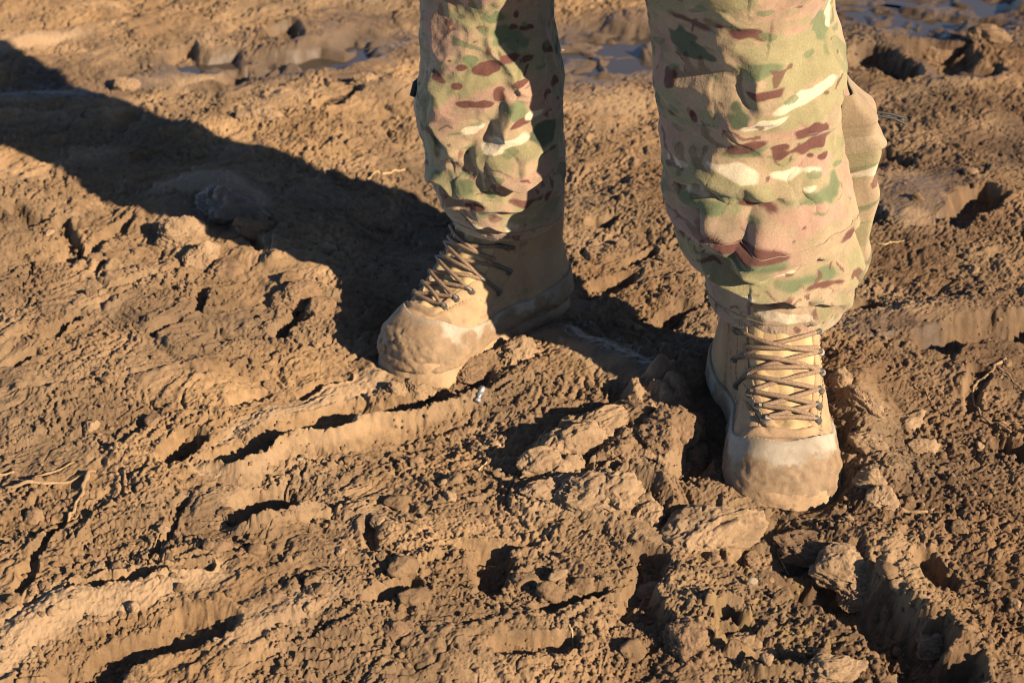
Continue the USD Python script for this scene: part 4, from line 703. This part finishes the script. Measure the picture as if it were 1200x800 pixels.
# twigs, roots and straw
BARK = clod_look('dry_root', (.17, .105, .055), (.32, .215, .12), .8); STRAW = clod_look('straw', (.30, .20, .10), (.45, .32, .17), .6)
TWIGS = [
    ([(8, 574), (40, 572), (75, 566), (104, 558), (112, 553)], .0017, BARK, 'dry root, longest of the tangle at the left edge', 'root'), ([(104, 558), (98, 578), (86, 598), (80, 612)], .0022, BARK, 'dry root bending down from the end of the longest one', 'root'), ([(20, 566), (55, 556), (88, 542)], .0014, BARK, 'thin dry root above the longest one at the left edge', 'root'),
    ([(58, 620), (72, 610), (92, 606)], .0014, BARK, 'short dry root below the tangle at the left edge', 'root'), ([(0, 632), (28, 633), (60, 636)], .0014, BARK, 'thin dry root running in from the left edge, lowest one', 'root'), ([(0, 559), (16, 555)], .0016, STRAW, 'pale bit of straw at the left edge', 'straw'),
    ([(1178, 420), (1158, 436), (1144, 452), (1140, 468), (1150, 488), (1168, 504), (1184, 510)], .0017, BARK, 'curved twig lying on the soil at the right edge', 'twig'), ([(1165, 428), (1184, 446), (1198, 458)], .0011, BARK, 'thin straight twig crossing the curved one at the right edge', 'twig'), ([(1168, 504), (1185, 498), (1200, 497)], .0010, BARK, 'fine root end beside the curved twig', 'root'),
    ([(430, 208), (452, 205), (474, 199)], .0020, STRAW, 'pale straw left of the rear trouser leg', 'straw'), ([(1056, 597), (1072, 599), (1096, 597)], .0020, BARK, 'short brown stick on the fine soil right of the toe of the front boot', 'stick'), ([(905, 655), (918, 664), (925, 674)], .0008, STRAW, 'tiny straw standing in the tread print at the bottom', 'straw'),
    ([(1070, 450), (1082, 458), (1092, 470)], .0009, BARK, 'hair-thin root right of the front boot', 'root'), ([(1030, 285), (1060, 280)], .0012, STRAW, 'thin straw right of the front trouser leg', 'straw'), ([(560, 552), (577, 540)], .0010, STRAW, 'short straw on the bare soil below the scrap', 'straw'), ([(120, 660), (124, 690)], .0010, BARK, 'short upright root above the pale ridge at lower left', 'root'), ([(668, 735), (672, 760)], .0008, STRAW, 'fine straw at the bottom centre', 'straw'),
]
for pts, r, look, label, cat in TWIGS:
    q = []
    for u, v in pts:
        p = at(u, v); z = ground_z(p[0], p[1]); p = at(u, v, z); q.append([p[0], p[1], ground_z(p[0], p[1]) + r * 1.3])
    q = np.array(q); n = 8 * (len(q) - 1) + 1; t = np.linspace(0, len(q) - 1, n); c = np.stack([PchipInterpolator(np.arange(len(q)), q[:, k])(t) for k in range(3)], 1) if len(q) > 2 else np.stack([np.interp(t, np.arange(len(q)), q[:, k]) for k in range(3)], 1)
    c = c + .0008 * np.stack([n2(c[:, 0], c[:, 1] + 3 * k, .02, k) for k in range(3)], 1); c[:, 2] = [max(a[2], ground_z(a[0], a[1]) + r * .6) for a in c]
    tag(obj('root' if cat == 'root' else cat, tube(c, r * np.linspace(1.1, .6, n) * (1 + .2 * n2(c[:, 0], c[:, 1], .012, 8)), 8), look), label, cat)
# the scrap of litter and a few pale stones
SCRAP = usdkit.material(stage, '/World/Looks/scrap', {'tc': ('texture_coordinate', {}), 'n': ('noise_texture', {'scale': 160.0, 'detail': 4.0}), 'r': ('rgb_ramp', {'ramp': [(.38, (.06, .06, .07)), (.5, (.13, .13, .14)), (.7, (.30, .30, .30))]}), 'p': ('principled_bsdf', {'roughness': .45, 'metallic': .3})}, [('tc.object', 'n.vector'), ('n.fac', 'r.fac'), ('r.color', 'p.base_color')], surface='p.BSDF')
p = at(559, 477); z = ground_z(p[0], p[1]); L_ = np.linspace(0, 1, 14)
cs = np.c_[p[0] + .006 * L_, p[1] + .016 * L_, z + .004 + .010 * L_]
sv, sf = tube(cs, .0034 * (1 + .22 * np.sin(L_ * 17)), 12); tag(obj('litter_scrap', (sv, sf), SCRAP), 'crumpled grey and white scrap lying in front of the turned boot', 'litter')
STONE = clod_look('pale_stone', (.20, .155, .11), (.30, .25, .19), .8)
for k, (u, v, r) in enumerate([(1012, 305, .004), (64, 557, .003), (255, 770, .003), (585, 555, .003), (880, 690, .005), (352, 548, .003)]):
    p = at(u, v); tag(obj('pebble', (lambda vf: (vf[0] + [p[0], p[1], ground_z(p[0], p[1]) + .3 * r], vf[1]))(clod_mesh(900 + k, r, r * .8, r * .7, 3, .5)), STONE), whereabouts(u, v, 'tiny whitish pebble', 4000), 'pebble', 'tiny whitish pebbles in the mud')
# standing water
from shapely.geometry import LineString
WATER = usdkit.material(stage, '/World/Looks/muddy_water', {'geo': ('geometry', {}), 'n': ('noise_texture', {'scale': 25.0, 'detail': 3.0}), 'b': ('bump', {'strength': .05, 'distance': .002}), 'p': ('principled_bsdf', {'base_color': (.045, .035, .026), 'roughness': .06, 'ior': 1.33})}, [('geo.position', 'n.vector'), ('n.fac', 'b.height'), ('b.normal', 'p.normal')], surface='p.BSDF')
PUDDLE_LABELS = ['blue shining puddle at the top left of the rear leg', 'wide shallow puddle between the two legs at the top', 'large puddle at the upper right corner', 'water standing in the boot print at the right', 'small wet hollow above the long shadow', 'puddle at the very top right edge']
for (pts, w), lab in zip(PUDDLES, PUDDLE_LABELS):
    g_ = LineString(world(pts)).buffer(w * 1.25, 10); m = trimesh.creation.extrude_polygon(g_, .003, engine='earcut'); m.apply_translation([0, 0, -.0115 - .003])
    tag(obj('puddle', m, WATER, smooth=False), lab, 'puddle')
